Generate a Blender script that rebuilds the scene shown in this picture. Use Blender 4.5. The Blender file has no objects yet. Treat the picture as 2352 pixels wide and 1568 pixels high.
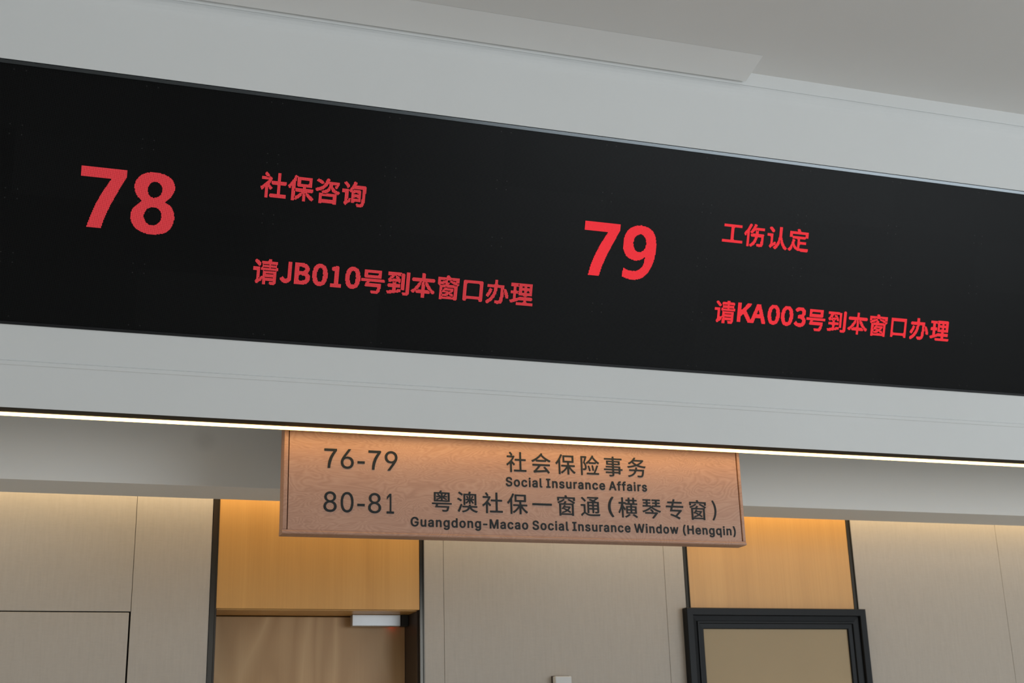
import bpy, bmesh, math
from mathutils import Vector, Matrix

sc = bpy.context.scene
COL = sc.collection

# ------------------------------------------------------------------ camera
CAM = (0.0, 0.0, 1.6)
YAW, PITCH, ROLL = math.radians(19.13), math.radians(17.522), math.radians(-1.639)
cd = bpy.data.cameras.new('camera')
cd.sensor_width = 36.0
cd.lens = 3007.6 / 2352 * 36.0
cd.clip_start = 0.05
cd.clip_end = 200
cd.dof.use_dof = True
cd.dof.focus_distance = 4.3
cd.dof.aperture_fstop = 4.5
cam = bpy.data.objects.new('camera', cd)
COL.objects.link(cam)
fwd = Vector((math.sin(YAW) * math.cos(PITCH), math.cos(YAW) * math.cos(PITCH), math.sin(PITCH)))
right = Vector((math.cos(YAW), -math.sin(YAW), 0))
up = right.cross(fwd)
r2 = math.cos(ROLL) * right + math.sin(ROLL) * up
u2 = -math.sin(ROLL) * right + math.cos(ROLL) * up
m = Matrix((r2, u2, -fwd)).transposed().to_4x4()
m.translation = Vector(CAM)
cam.matrix_world = m
sc.camera = cam

# ------------------------------------------------------------------ world, light, exposure
sc.view_settings.view_transform = 'Standard'
sc.view_settings.look = 'None'
sc.view_settings.gamma = 1.0
sc.view_settings.exposure = 0.0
sc.view_settings.use_curve_mapping = False
w = bpy.data.worlds.new('World')
sc.world = w
w.use_nodes = True
w.node_tree.nodes['Background'].inputs[0].default_value = (0.90, 0.96, 1.0, 1)
w.node_tree.nodes['Background'].inputs[1].default_value = 0.53


def area(name, loc, target, sx, sy, power, color, spread=180):
    ld = bpy.data.lights.new(name, 'AREA')
    ld.shape = 'RECTANGLE'
    ld.size = sx
    ld.size_y = sy
    ld.energy = power
    ld.color = color
    ld.spread = math.radians(spread)
    o = bpy.data.objects.new(name, ld)
    COL.objects.link(o)
    o.location = loc
    o.rotation_euler = (Vector(target) - Vector(loc)).to_track_quat('-Z', 'Y').to_euler()
    return o


# added unseen lamp for assumed daylight, to the right behind the camera
area('added_daylight_lamp', (7.5, -5.5, 2.3), (2.2, 4.2, 3.0), 7.0, 3.6, 365, (0.86, 0.94, 1.0))
area('added_daylight_lamp', (-5.0, -6.5, 2.3), (0.5, 4.2, 3.0), 5.0, 3.6, 55, (1.0, 0.98, 0.94))  # weaker added fill lamp, behind the camera at the left, tuned for brightness
# warm cove strip hidden in the slot above the back wall
area('cove_strip', (2.5, 5.49, 2.81), (2.5, 5.60, 2.60), 12.0, 0.04, 27, (1.0, 0.76, 0.44))


# ------------------------------------------------------------------ material helpers
def new_mat(name):
    mt = bpy.data.materials.new(name)
    mt.use_nodes = True
    nt = mt.node_tree
    return mt, nt, nt.nodes['Principled BSDF']


def N(nt, typ, **kw):
    n = nt.nodes.new(typ)
    for k, v in kw.items():
        setattr(n, k, v)
    return n


def lk(nt, a, b):
    nt.links.new(a, b)


def mth(nt, op, a, b=None, c=None):
    n = N(nt, 'ShaderNodeMath', operation=op)
    for i, v in enumerate((a, b, c)):
        if v is None:
            continue
        if hasattr(v, 'is_linked'):
            lk(nt, v, n.inputs[i])
        else:
            n.inputs[i].default_value = v
    return n.outputs[0]


def coords(nt, scale=(1, 1, 1)):
    tc = N(nt, 'ShaderNodeTexCoord')
    mp = N(nt, 'ShaderNodeMapping')
    mp.inputs['Scale'].default_value = scale
    lk(nt, tc.outputs['Object'], mp.inputs[0])
    return mp.outputs[0]


def noise(nt, vec, scale, detail=4, rough=0.5, dist=0.0):
    n = N(nt, 'ShaderNodeTexNoise')
    n.inputs['Scale'].default_value = scale
    n.inputs['Detail'].default_value = detail
    n.inputs['Roughness'].default_value = rough
    n.inputs['Distortion'].default_value = dist
    lk(nt, vec, n.inputs['Vector'])
    return n.outputs['Fac']


def ramp(nt, fac, stops):
    r = N(nt, 'ShaderNodeValToRGB')
    e = r.color_ramp.elements
    while len(e) < len(stops):
        e.new(0.5)
    for i, (p, c) in enumerate(stops):
        e[i].position = p
        e[i].color = (*c, 1)
    lk(nt, fac, r.inputs[0])
    return r.outputs[0]


def bump(nt, h, strength, dist, bsdf):
    b = N(nt, 'ShaderNodeBump')
    b.inputs['Strength'].default_value = strength
    b.inputs['Distance'].default_value = dist
    lk(nt, h, b.inputs['Height'])
    lk(nt, b.outputs[0], bsdf.inputs['Normal'])


def plaster(name, col, rough=0.75):
    mt, nt, b = new_mat(name)
    v = coords(nt)
    n1 = noise(nt, v, 1.3, 5)
    d = [c * 0.965 for c in col]
    lk(nt, ramp(nt, n1, [(0.3, d), (0.7, col)]), b.inputs['Base Color'])
    b.inputs['Roughness'].default_value = rough
    n2 = noise(nt, v, 90, 3)
    bump(nt, n2, 0.05, 0.002, b)
    return mt


def plain(name, col, rough=0.5, metal=0.0, var=0.08, scale=6, spec=0.5):
    mt, nt, b = new_mat(name)
    v = coords(nt)
    n1 = noise(nt, v, scale, 4)
    lk(nt, ramp(nt, n1, [(0.3, [c * (1 - var) for c in col]), (0.7, col)]), b.inputs['Base Color'])
    b.inputs['Roughness'].default_value = rough
    b.inputs['Metallic'].default_value = metal
    b.inputs['Specular IOR Level'].default_value = spec
    return mt


M = {}
M['white'] = plaster('white_paint', (0.775, 0.78, 0.77))
M['ceil'] = plaster('ceiling_paint', (0.85, 0.845, 0.835))
M['floor'] = plain('pale_stone', (0.70, 0.69, 0.66), 0.3)
M['black_metal'] = plain('black_gloss_metal', (0.115, 0.125, 0.132), 0.16, 0.9)
M['dark_metal'] = plain('dark_metal', (0.040, 0.038, 0.036), 0.5, 0.0, spec=0.12)
M['channel'] = plain('dark_channel', (0.024, 0.025, 0.026), 0.55, 0.0, spec=0.05)
M['bar_matt'] = plain('matt_black_bar', (0.012, 0.012, 0.013), 0.5, spec=0.2)
M['mirror_metal'] = plain('polished_dark_metal', (0.32, 0.29, 0.27), 0.08, 1.0)
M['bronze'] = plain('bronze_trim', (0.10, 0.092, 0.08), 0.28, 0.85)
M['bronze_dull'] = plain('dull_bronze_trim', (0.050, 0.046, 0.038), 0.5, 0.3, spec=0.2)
M['gap'] = plain('dark_gap', (0.012, 0.008, 0.006), 0.8)
M['letter'] = plain('dark_grey_letter', (0.026, 0.030, 0.032), 0.45, 0.0, 0.1, 30, spec=0.12)
M['frame_black'] = plain('black_frame_paint', (0.010, 0.0105, 0.0115), 0.35, spec=0.12)
M['tan'] = plain('tan_board', (0.42, 0.31, 0.175), 0.6, 0, 0.04, 3)
M['pier'] = plain('brown_grey_stone', (0.13, 0.12, 0.11), 0.5)
M['alu'] = plain('brushed_aluminium', (0.62, 0.62, 0.62), 0.38, 0.75, 0.05, 20)
M['jamb'] = plain('dark_brown_jamb', (0.045, 0.028, 0.018), 0.5)
M['plastic'] = plain('white_plastic', (0.66, 0.66, 0.65), 0.45)


def emit(name, col, s):
    mt, nt, b = new_mat(name)
    b.inputs['Base Color'].default_value = (0.8, 0.8, 0.8, 1)
    b.inputs['Emission Color'].default_value = (*col, 1)
    b.inputs['Emission Strength'].default_value = s
    return mt


M['diffuser'] = emit('warm_light_diffuser', (1.0, 0.60, 0.14), 7.4)
M['red_led'] = emit('red_indicator', (1.0, 0.04, 0.01), 8.0)


def wall_wood(name, c1, c2, c3, cath=0.0):
    mt, nt, b = new_mat(name)
    v = coords(nt, (1, 1, 0.06))
    n1 = noise(nt, v, 9, 4, 0.55, 0.3)
    v2 = coords(nt, (1, 1, 0.012))
    n2 = noise(nt, v2, 160, 3, 0.6)
    f = mth(nt, 'MULTIPLY_ADD', n2, 0.28, mth(nt, 'MULTIPLY', n1, 0.72))
    if cath:
        v3 = coords(nt, (1, 1, 0.16))
        n3 = noise(nt, v3, 3.2, 2, 0.4, 0.6)
        g = mth(nt, 'PINGPONG', mth(nt, 'MULTIPLY', n3, 9.0), 0.5)
        f = mth(nt, 'ADD', mth(nt, 'MULTIPLY', f, 1 - cath), mth(nt, 'MULTIPLY', g, cath * 1.6))
    lk(nt, ramp(nt, f, [(0.30, c1), (0.52, c2), (0.72, c3)]), b.inputs['Base Color'])
    b.inputs['Roughness'].default_value = 0.42
    return mt


M['wood'] = wall_wood('orange_wood', (0.57, 0.300, 0.085), (0.64, 0.345, 0.102), (0.70, 0.390, 0.124))
M['door_wood'] = wall_wood('door_wood', (0.46, 0.265, 0.113), (0.55, 0.335, 0.156), (0.63, 0.40, 0.200), 0.45)


def fabric():
    mt, nt, b = new_mat('beige_fabric')
    v = coords(nt, (1, 1, 0.09))
    n1 = noise(nt, v, 95, 3, 0.6)
    v2 = coords(nt, (0.25, 1, 1))
    n2 = noise(nt, v2, 170, 3, 0.6)
    f = mth(nt, 'ADD', mth(nt, 'MULTIPLY', n1, 0.62), mth(nt, 'MULTIPLY', n2, 0.38))
    lk(nt, ramp(nt, f, [(0.30, (0.455, 0.412, 0.366)), (0.70, (0.505, 0.462, 0.412))]), b.inputs['Base Color'])
    b.inputs['Roughness'].default_value = 0.9
    bump(nt, f, 0.15, 0.001, b)
    return mt


M['fabric'] = fabric()


def sign_wood(name, k=1.0):
    mt, nt, b = new_mat(name)
    v = coords(nt, (1.0, 1.0, 2.6))
    n1 = noise(nt, v, 3.1, 3, 0.45, 1.1)
    g = mth(nt, 'PINGPONG', mth(nt, 'MULTIPLY', n1, 34.0), 0.5)
    v2 = coords(nt, (0.12, 1, 1.6))
    n2 = noise(nt, v2, 260, 3, 0.6, 0.2)
    n3 = noise(nt, v, 2.0, 3)
    f = mth(nt, 'ADD', mth(nt, 'MULTIPLY', g, 0.75), mth(nt, 'MULTIPLY', n2, 0.62))
    f = mth(nt, 'MULTIPLY_ADD', n3, 0.5, mth(nt, 'MULTIPLY', f, 0.6))
    lk(nt, ramp(nt, f, [(0.30, (0.395 * k, 0.200 * k, 0.130 * k)), (0.55, (0.490 * k, 0.268 * k, 0.180 * k)),
                        (0.80, (0.560 * k, 0.330 * k, 0.230 * k))]), b.inputs['Base Color'])
    b.inputs['Roughness'].default_value = 0.5
    bump(nt, g, 0.08, 0.0006, b)
    return mt


M['sign_wood'] = sign_wood('reddish_wood')
M['rail_wood'] = sign_wood('reddish_wood_rail', 0.93)

P = 0.0024438            # pitch of the light-emitting diodes on the screen
V0 = 0.2625              # lower edge of the lit area along the sloping face


def led_off():
    """black screen face: a grid of small grey diodes, module joints and screw heads"""
    mt, nt, b = new_mat('black_diode_screen')
    tc = N(nt, 'ShaderNodeTexCoord')
    sep = N(nt, 'ShaderNodeSeparateXYZ')
    lk(nt, tc.outputs['UV'], sep.inputs[0])
    U, V = sep.outputs[0], sep.outputs[1]
    fu = mth(nt, 'SUBTRACT', mth(nt, 'FRACT', U), 0.5)
    fv = mth(nt, 'SUBTRACT', mth(nt, 'FRACT', V), 0.5)
    du = mth(nt, 'LESS_THAN', mth(nt, 'ABSOLUTE', fu), 0.26)
    dv = mth(nt, 'LESS_THAN', mth(nt, 'ABSOLUTE', fv), 0.26)
    dot = mth(nt, 'MULTIPLY', du, dv)
    # module joints every 160 x 80 diodes
    mu = mth(nt, 'FRACT', mth(nt, 'DIVIDE', mth(nt, 'SUBTRACT', U, 65.0), 160.0))
    mv = mth(nt, 'FRACT', mth(nt, 'DIVIDE', V, 80.0))
    ju = mth(nt, 'GREATER_THAN', mth(nt, 'ABSOLUTE', mth(nt, 'SUBTRACT', mu, 0.5)), 0.4985)
    jv = mth(nt, 'GREATER_THAN', mth(nt, 'ABSOLUTE', mth(nt, 'SUBTRACT', mv, 0.5)), 0.4970)
    joint = mth(nt, 'MAXIMUM', ju, jv)
    # four screw heads around every module corner
    su = mth(nt, 'SUBTRACT', 0.5, mth(nt, 'ABSOLUTE', mth(nt, 'SUBTRACT', mu, 0.5)))
    sv = mth(nt, 'SUBTRACT', 0.5, mth(nt, 'ABSOLUTE', mth(nt, 'SUBTRACT', mv, 0.5)))
    sa = mth(nt, 'LESS_THAN', mth(nt, 'ABSOLUTE', mth(nt, 'SUBTRACT', su, 0.045)), 0.0045)
    sb = mth(nt, 'LESS_THAN', mth(nt, 'ABSOLUTE', mth(nt, 'SUBTRACT', sv, 0.075)), 0.009)
    screw = mth(nt, 'MULTIPLY', sa, sb)
    # every module reflects a little differently
    comb = N(nt, 'ShaderNodeCombineXYZ')
    lk(nt, mth(nt, 'FLOOR', mth(nt, 'DIVIDE', mth(nt, 'SUBTRACT', U, 65.0), 160.0)), comb.inputs[0])
    lk(nt, mth(nt, 'FLOOR', mth(nt, 'DIVIDE', V, 80.0)), comb.inputs[1])
    wn = N(nt, 'ShaderNodeTexWhiteNoise', noise_dimensions='2D')
    lk(nt, comb.outputs[0], wn.inputs['Vector'])
    k = mth(nt, 'MULTIPLY_ADD', wn.outputs['Value'], 0.25, 0.85)
    val = mth(nt, 'MULTIPLY_ADD', dot, 0.024, 0.0012)
    val = mth(nt, 'MULTIPLY', val, k)
    val = mth(nt, 'MULTIPLY', val, mth(nt, 'SUBTRACT', 1.0, mth(nt, 'MULTIPLY', joint, 0.6)))
    val = mth(nt, 'MULTIPLY_ADD', screw, 0.03, val)
    cc = N(nt, 'ShaderNodeCombineColor')
    for i in range(3):
        lk(nt, val, cc.inputs[i])
    lk(nt, cc.outputs[0], b.inputs['Base Color'])
    b.inputs['Roughness'].default_value = 0.30
    b.inputs['Specular IOR Level'].default_value = 0.065
    return mt


M['led_off'] = led_off()


def led_on(name, rim, core, s):
    """lit diodes: every cell has a hot pink core in a red surround (UV 0..1 over each diode)"""
    mt, nt, b = new_mat(name)
    tc = N(nt, 'ShaderNodeTexCoord')
    sep = N(nt, 'ShaderNodeSeparateXYZ')
    lk(nt, tc.outputs['UV'], sep.inputs[0])
    a = mth(nt, 'ABSOLUTE', mth(nt, 'SUBTRACT', sep.outputs[0], 0.5))
    c = mth(nt, 'ABSOLUTE', mth(nt, 'SUBTRACT', sep.outputs[1], 0.5))
    d = mth(nt, 'MAXIMUM', a, c)
    col = ramp(nt, d, [(0.22, core), (0.33, rim)])
    b.inputs['Base Color'].default_value = (0.01, 0.01, 0.01, 1)
    b.inputs['Roughness'].default_value = 0.5
    b.inputs['Specular IOR Level'].default_value = 0.05
    lk(nt, col, b.inputs['Emission Color'])
    b.inputs['Emission Strength'].default_value = s
    return mt


M['lit_left'] = led_on('lit_red_diodes_soft', (0.33, 0.005, 0.009), (1.0, 0.105, 0.125), 0.98)
M['lit_right'] = led_on('lit_red_diodes_strong', (0.62, 0.007, 0.013), (1.0, 0.07, 0.09), 1.1)


# ------------------------------------------------------------------ mesh helpers
def link(name, me, mat, parent=None):
    me.materials.append(M[mat] if isinstance(mat, str) else mat)
    o = bpy.data.objects.new(name, me)
    COL.objects.link(o)
    if parent is not None:
        o.parent = parent
    return o


def tag(o, label=None, cat=None, group=None, kind=None):
    for k, v in (('label', label), ('category', cat), ('group', group), ('kind', kind)):
        if v:
            o[k] = v
    return o


def empty(name, loc=(0, 0, 0)):
    o = bpy.data.objects.new(name, None)
    COL.objects.link(o)
    o.location = loc
    return o


def bevel_mesh(bm, w, seg=2):
    if w > 0:
        bmesh.ops.bevel(bm, geom=list(bm.edges), offset=w, segments=seg, profile=0.5, affect='EDGES')


def boxes(name, bxs, mat, parent=None, bev=0.0, origin=(0, 0, 0)):
    """one mesh out of boxes (x0,x1,y0,y1,z0,z1); world coordinates minus the parent's origin"""
    bm = bmesh.new()
    for x0, x1, y0, y1, z0, z1 in bxs:
        t = bmesh.new()
        bmesh.ops.create_cube(t, size=1.0)
        for v in t.verts:
            v.co = Vector(((x0 + x1) / 2 + v.co.x * (x1 - x0) - origin[0], (y0 + y1) / 2 + v.co.y * (y1 - y0) - origin[1],
                           (z0 + z1) / 2 + v.co.z * (z1 - z0) - origin[2]))
        bevel_mesh(t, bev)
        tm = bpy.data.meshes.new('t')
        t.to_mesh(tm)
        bm.from_mesh(tm)
        bpy.data.meshes.remove(tm)
        t.free()
    me = bpy.data.meshes.new(name)
    bm.to_mesh(me)
    bm.free()
    return link(name, me, mat, parent)


def prism(name, prof, x0, x1, mat, parent=None, origin=(0, 0, 0), bev=0.0):
    """closed (y,z) profile extruded along X"""
    bm = bmesh.new()
    a = [bm.verts.new((x0 - origin[0], y - origin[1], z - origin[2])) for y, z in prof]
    b = [bm.verts.new((x1 - origin[0], y - origin[1], z - origin[2])) for y, z in prof]
    n = len(prof)
    bm.faces.new(a)
    bm.faces.new(b[::-1])
    for i in range(n):
        bm.faces.new((a[i], b[i], b[(i + 1) % n], a[(i + 1) % n]))
    bmesh.ops.recalc_face_normals(bm, faces=bm.faces)
    bevel_mesh(bm, bev)
    me = bpy.data.meshes.new(name)
    bm.to_mesh(me)
    bm.free()
    return link(name, me, mat, parent)


def ring_frame(name, x0, x1, z1, steps, mat, parent=None, origin=(0, 0, 0), z0=0.0):
    """stepped casing round an opening: steps = [(inset, y_front)] run over left, top and right"""
    bm = bmesh.new()
    rows = []
    for ins, y in steps:
        pts = [(x0 + ins, z0), (x0 + ins, z1 - ins), (x1 - ins, z1 - ins), (x1 - ins, z0)]
        rows.append([bm.verts.new((x - origin[0], y - origin[1], z - origin[2])) for x, z in pts])
    for ra, rb in zip(rows[:-1], rows[1:]):
        for i in range(3):
            bm.faces.new((ra[i], ra[i + 1], rb[i + 1], rb[i]))
    bmesh.ops.recalc_face_normals(bm, faces=bm.faces)
    me = bpy.data.meshes.new(name)
    bm.to_mesh(me)
    bm.free()
    return link(name, me, mat, parent)


# the sloping face (it leans out towards the hall as it rises)
T = 0.38
LN = math.hypot(1, T)
VY, VZ = -T / LN, 1 / LN        # up along the face
NY, NZ = -1 / LN, -T / LN       # out of the face, towards the hall
OY, OZ = 4.2, 2.6705


def fp(v, off=0.0):
    return (OY + VY * v + NY * off, OZ + VZ * v + NZ * off)


XL, XR = -3.2, 7.2

# ------------------------------------------------------------------ the hall
s = 'structure'
tag(boxes('floor', [(-9, 14, -9, 6.2, -0.1, 0)], 'floor'), kind=s)
tag(boxes('ceiling', [(-9, 14, -9, 3.76, 3.939, 4.06)], 'ceil'), kind=s)

# unseen piers added behind the camera, spaced for reflections in the top frame bar
tag(boxes('wall_front_added', [(-9, 2.7, -9.3, -9.0, 0, 3.93), (4.3, 7.6, -9.3, -9.0, 0, 3.93), (12.8, 14, -9.3, -9.0, 0, 3.93)], 'pier'), kind=s)

# dropped plaster margin of the ceiling, tapering out of the ceiling towards the hall, with an end at the right
o = prism('trim_1', [(3.734, 3.9065), (3.7265, 3.9385), (3.600, 3.9385)], XL, 2.221, 'ceil')
tag(o, kind=s)
# upright band that closes the top of the sloping face
tag(prism('trim_2', [fp(1.311, -0.0195), fp(1.360, -0.004), fp(1.360, -0.05), fp(1.311, -0.0495)], XL, XR, 'white'), kind=s)
# sloping face above and below the screen
tag(prism('wall_upper', [fp(1.0582), fp(1.260), fp(1.275, -0.0022), fp(1.288, -0.0065), fp(1.300, -0.0130), fp(1.3108, -0.0220), fp(1.3108, -0.05), fp(1.36, -0.051), fp(1.36, -0.12), fp(1.0582, -0.12)], XL, XR, 'white'), kind=s)
tag(prism('wall_lower', [fp(-0.0037), fp(0.1285), fp(0.1290, 0.0030), fp(0.1405, 0.0030), fp(0.1418, -0.0012), fp(0.1424, -0.0012),
                         fp(0.143), fp(0.2524), fp(0.2524, -0.12), (4.335, 2.80), (4.335, 2.704), (4.2036, 2.704), (4.2036, 2.6672)],
          XL, XR, 'white'), kind=s)

# bulkhead, rear ceiling and the slot above the back wall
def bulk_mat():
    mt = plaster('bulkhead_paint', (0.82, 0.81, 0.785))
    nt = mt.node_tree
    b = nt.nodes['Principled BSDF']
    src = b.inputs['Base Color'].links[0].from_socket
    tc = N(nt, 'ShaderNodeTexCoord')
    vd = N(nt, 'ShaderNodeVectorMath', operation='DISTANCE')
    lk(nt, tc.outputs['Object'], vd.inputs[0])
    vd.inputs[1].default_value = (0.469, 4.9, 2.757)
    r = ramp(nt, vd.outputs['Value'], [(0.016, (0.90, 0.90, 0.895)), (0.052, (1, 1, 1))])
    mx = N(nt, 'ShaderNodeMixRGB', blend_type='MULTIPLY')
    mx.inputs[0].default_value = 1
    lk(nt, src, mx.inputs[1])
    lk(nt, r, mx.inputs[2])
    lk(nt, mx.outputs[0], b.inputs['Base Color'])
    return mt


M['bulk'] = bulk_mat()
tag(boxes('wall_bulkhead', [(XL, XR, 4.9, 5.145, 2.583, 3.1)], 'bulk'), kind=s)
tag(boxes('ceiling_rear', [(XL, XR, 4.34, 4.898, 2.86, 2.96)], 'ceil'), kind=s)
tag(boxes('ceiling_slot', [(XL, XR, 5.147, 5.80, 3.0, 3.1)], 'ceil'), kind=s)

# ------------------------------------------------------------------ back wall
wb = empty('wall_back', (2.0, 5.62, 0))
tag(wb, kind=s)
wo = (2.0, 5.62, 0)
boxes('wall_core', [(XL, 0.606, 5.625, 6.10, 0, 2.995), (1.488, XR, 5.625, 6.10, 0, 2.995), (0.606, 1.488, 5.625, 6.10, 2.222, 2.995),
                    (0.606, 1.488, 5.95, 6.10, 0, 2.222)], 'gap', wb, 0, wo)


def fpanel(x0, x1, z0=0.0, z1=2.99):
    return boxes('fabric_panel', [(x0, x1, 5.6, 5.624, z0, z1)], 'fabric', wb, 0.0012, wo)


fpanel(-1.6, 0.2725, 2.198)
fpanel(XL, -1.603)
fpanel(0.2745, 0.584)
fpanel(1.503, 1.5915)
fpanel(1.593, 2.6628)
fpanel(2.6643, 2.764)
fpanel(3.694, 4.5605)
fpanel(4.562, 5.60)
fpanel(5.603, XR)
# flush concealed door leaf in the fabric wall, rounded top corner
lp = boxes('concealed_door', [(-1.6, 0.2675, 5.6, 5.624, 0, 2.1935)], 'fabric', wb, 0.0025, wo)
boxes('wood_panel', [(0.6125, 1.4815, 5.6, 5.624, 2.2135, 2.99)], 'wood', wb, 0.0008, wo)
boxes('wood_panel', [(2.7875, 3.6675, 5.6, 5.624, 2.1, 2.99)], 'wood', wb, 0.0008, wo)

n = 2
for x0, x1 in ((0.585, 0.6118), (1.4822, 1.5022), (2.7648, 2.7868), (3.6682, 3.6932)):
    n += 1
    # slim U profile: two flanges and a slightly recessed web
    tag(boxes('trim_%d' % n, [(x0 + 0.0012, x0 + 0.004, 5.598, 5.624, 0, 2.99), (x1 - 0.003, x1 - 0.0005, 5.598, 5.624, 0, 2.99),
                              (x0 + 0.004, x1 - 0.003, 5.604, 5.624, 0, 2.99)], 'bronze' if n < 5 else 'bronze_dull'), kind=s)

# door on the left: recessed timber leaf, lined opening, magnetic lock under the head
d1 = empty('door_1', (1.05, 5.84, 0))
tag(d1, kind=s)
do = (1.05, 5.84, 0)
boxes('door_leaf', [(0.618, 1.476, 5.84, 5.885, 0.006, 2.205)], 'door_wood', d1, 0.001, do)
boxes('door_lining', [(1.4765, 1.4875, 5.625, 5.94, 0, 2.2215), (0.6065, 0.6175, 5.625, 5.94, 0, 2.2215)], 'jamb', d1, 0, do)
boxes('door_head', [(0.6180, 1.4760, 5.6255, 5.94, 2.2100, 2.2215)], 'wood', d1, 0, do)
lock = boxes('magnetic_lock', [(1.222, 1.440, 5.770, 5.815, 2.160, 2.2095)], 'alu', d1, 0.0025, do)
tag(lock, 'silver lock bar under the door head')
bpy.context.view_layer.update()
cap = boxes('lock_cap', [(1.4435, 1.4745, 5.768, 5.815, 2.160, 2.2095)], 'dark_metal', lock, 0.002, do)
led = boxes('indicator_light', [(1.412, 1.422, 5.8152, 5.8175, 2.162, 2.168)], 'red_led', lock, 0.0006, do)

# black cased panel on the right, standing proud of the wall
d2 = empty('door_2', (3.22, 5.58, 0))
tag(d2, kind=s)
do2 = (3.22, 5.58, 0)
ring_frame('door_frame', 2.742, 3.702, 2.2290,
           [(0.0, 5.5985), (0.0, 5.558), (0.003, 5.555), (0.032, 5.555), (0.0345, 5.560), (0.0345, 5.572), (0.058, 5.576), (0.0605, 5.570),
            (0.068, 5.570), (0.0705, 5.574), (0.0705, 5.5785), (0.091, 5.580), (0.094, 5.583), (0.094, 5.5985)], 'frame_black', d2, do2)
boxes('door_leaf', [(2.834, 3.610, 5.590, 5.5985, 0.005, 2.137)], 'tan', d2, 0, do2)

# small white box on the fabric wall
wbx = empty('wall_box', (2.122, 5.6, 1.85))
tag(wbx, 'small white box fixed on the beige fabric wall, at the bottom edge of the picture', 'wall box')
bo = (2.122, 5.6, 1.85)
boxes('housing', [(2.084, 2.161, 5.5555, 5.592, 1.81, 1.926)], 'plastic', wbx, 0.004, bo)
boxes('back_plate', [(2.081, 2.164, 5.5925, 5.5995, 1.807, 1.929)], 'jamb', wbx, 0.001, bo)

# ------------------------------------------------------------------ line of light under the sloping face
ll = empty('linear_light', (2.0, 4.26, 2.667))
tag(ll, 'long warm glowing light strip in a dark channel under the white sloping face', 'light')
lo = (2.0, 4.26, 2.667)
boxes('channel', [(XL, XR, 4.204, 4.2535, 2.6668, 2.7035)], 'channel', ll, 0.0, lo)
boxes('reflector', [(XL, XR, 4.2540, 4.2640, 2.6668, 2.7035)], 'mirror_metal', ll, 0.0, lo)
prism('diffuser', [(4.2650, 2.7035), (4.2650, 2.6668), (4.268, 2.6652), (4.294, 2.6632), (4.2985, 2.6640), (4.299, 2.6655), (4.299, 2.7035)], XL, XR, 'diffuser', ll, lo)
boxes('edge_lip', [(XL, XR, 4.2994, 4.3125, 2.6682, 2.7035)], 'channel', ll, 0.0, lo)

# ------------------------------------------------------------------ screen
scr = empty('led_screen', (2.0, *fp(0.2525)))
tag(scr, 'long black screen with glowing red numbers and writing, set in the white sloping face', 'screen')
so = (2.0, *fp(0.2525))
XS0, XS1 = XL + 0.02, XR - 0.02


def screen_panel():
    bm = bmesh.new()
    uvl = bm.loops.layers.uv.new('UVMap')
    prof = [fp(V0, -0.003), fp(V0 + 320 * P, -0.003), fp(V0 + 320 * P, -0.07), fp(V0, -0.07)]
    vv = [0, 320, 320, 0]
    a = [bm.verts.new((XS0 - so[0], y - so[1], z - so[2])) for y, z in prof]
    b = [bm.verts.new((XS1 - so[0], y - so[1], z - so[2])) for y, z in prof]
    fs = [bm.faces.new(a), bm.faces.new(b[::-1])]
    for i in range(4):
        j = (i + 1) % 4
        fs.append(bm.faces.new((a[i], b[i], b[j], a[j])))
    bmesh.ops.recalc_face_normals(bm, faces=bm.faces)
    for f in fs:
        for l in f.loops:
            i = a.index(l.vert) if l.vert in a else b.index(l.vert)
            l[uvl].uv = ((l.vert.co.x + so[0]) / P, vv[i])
    me = bpy.data.meshes.new('display_panel')
    bm.to_mesh(me)
    bm.free()
    return link('display_panel', me, 'led_off', scr)


screen_panel()
VT = V0 + 320 * P
prism('frame_bar', [fp(VT + 0.0004, -0.07), fp(VT + 0.0004, 0.0010), fp(VT + 0.0110, 0.0014), fp(VT + 0.0116, 0.0004), fp(VT + 0.0116, -0.07)],
      XS0, XS1, 'black_metal', scr, so)
prism('frame_bar', [fp(0.2528, -0.07), fp(0.2528, 0.003), fp(0.2535, 0.0035), fp(V0 - 0.0006, 0.0025), fp(V0 - 0.0006, -0.07)], XS0, XS1, 'bar_matt', scr, so)

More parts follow.
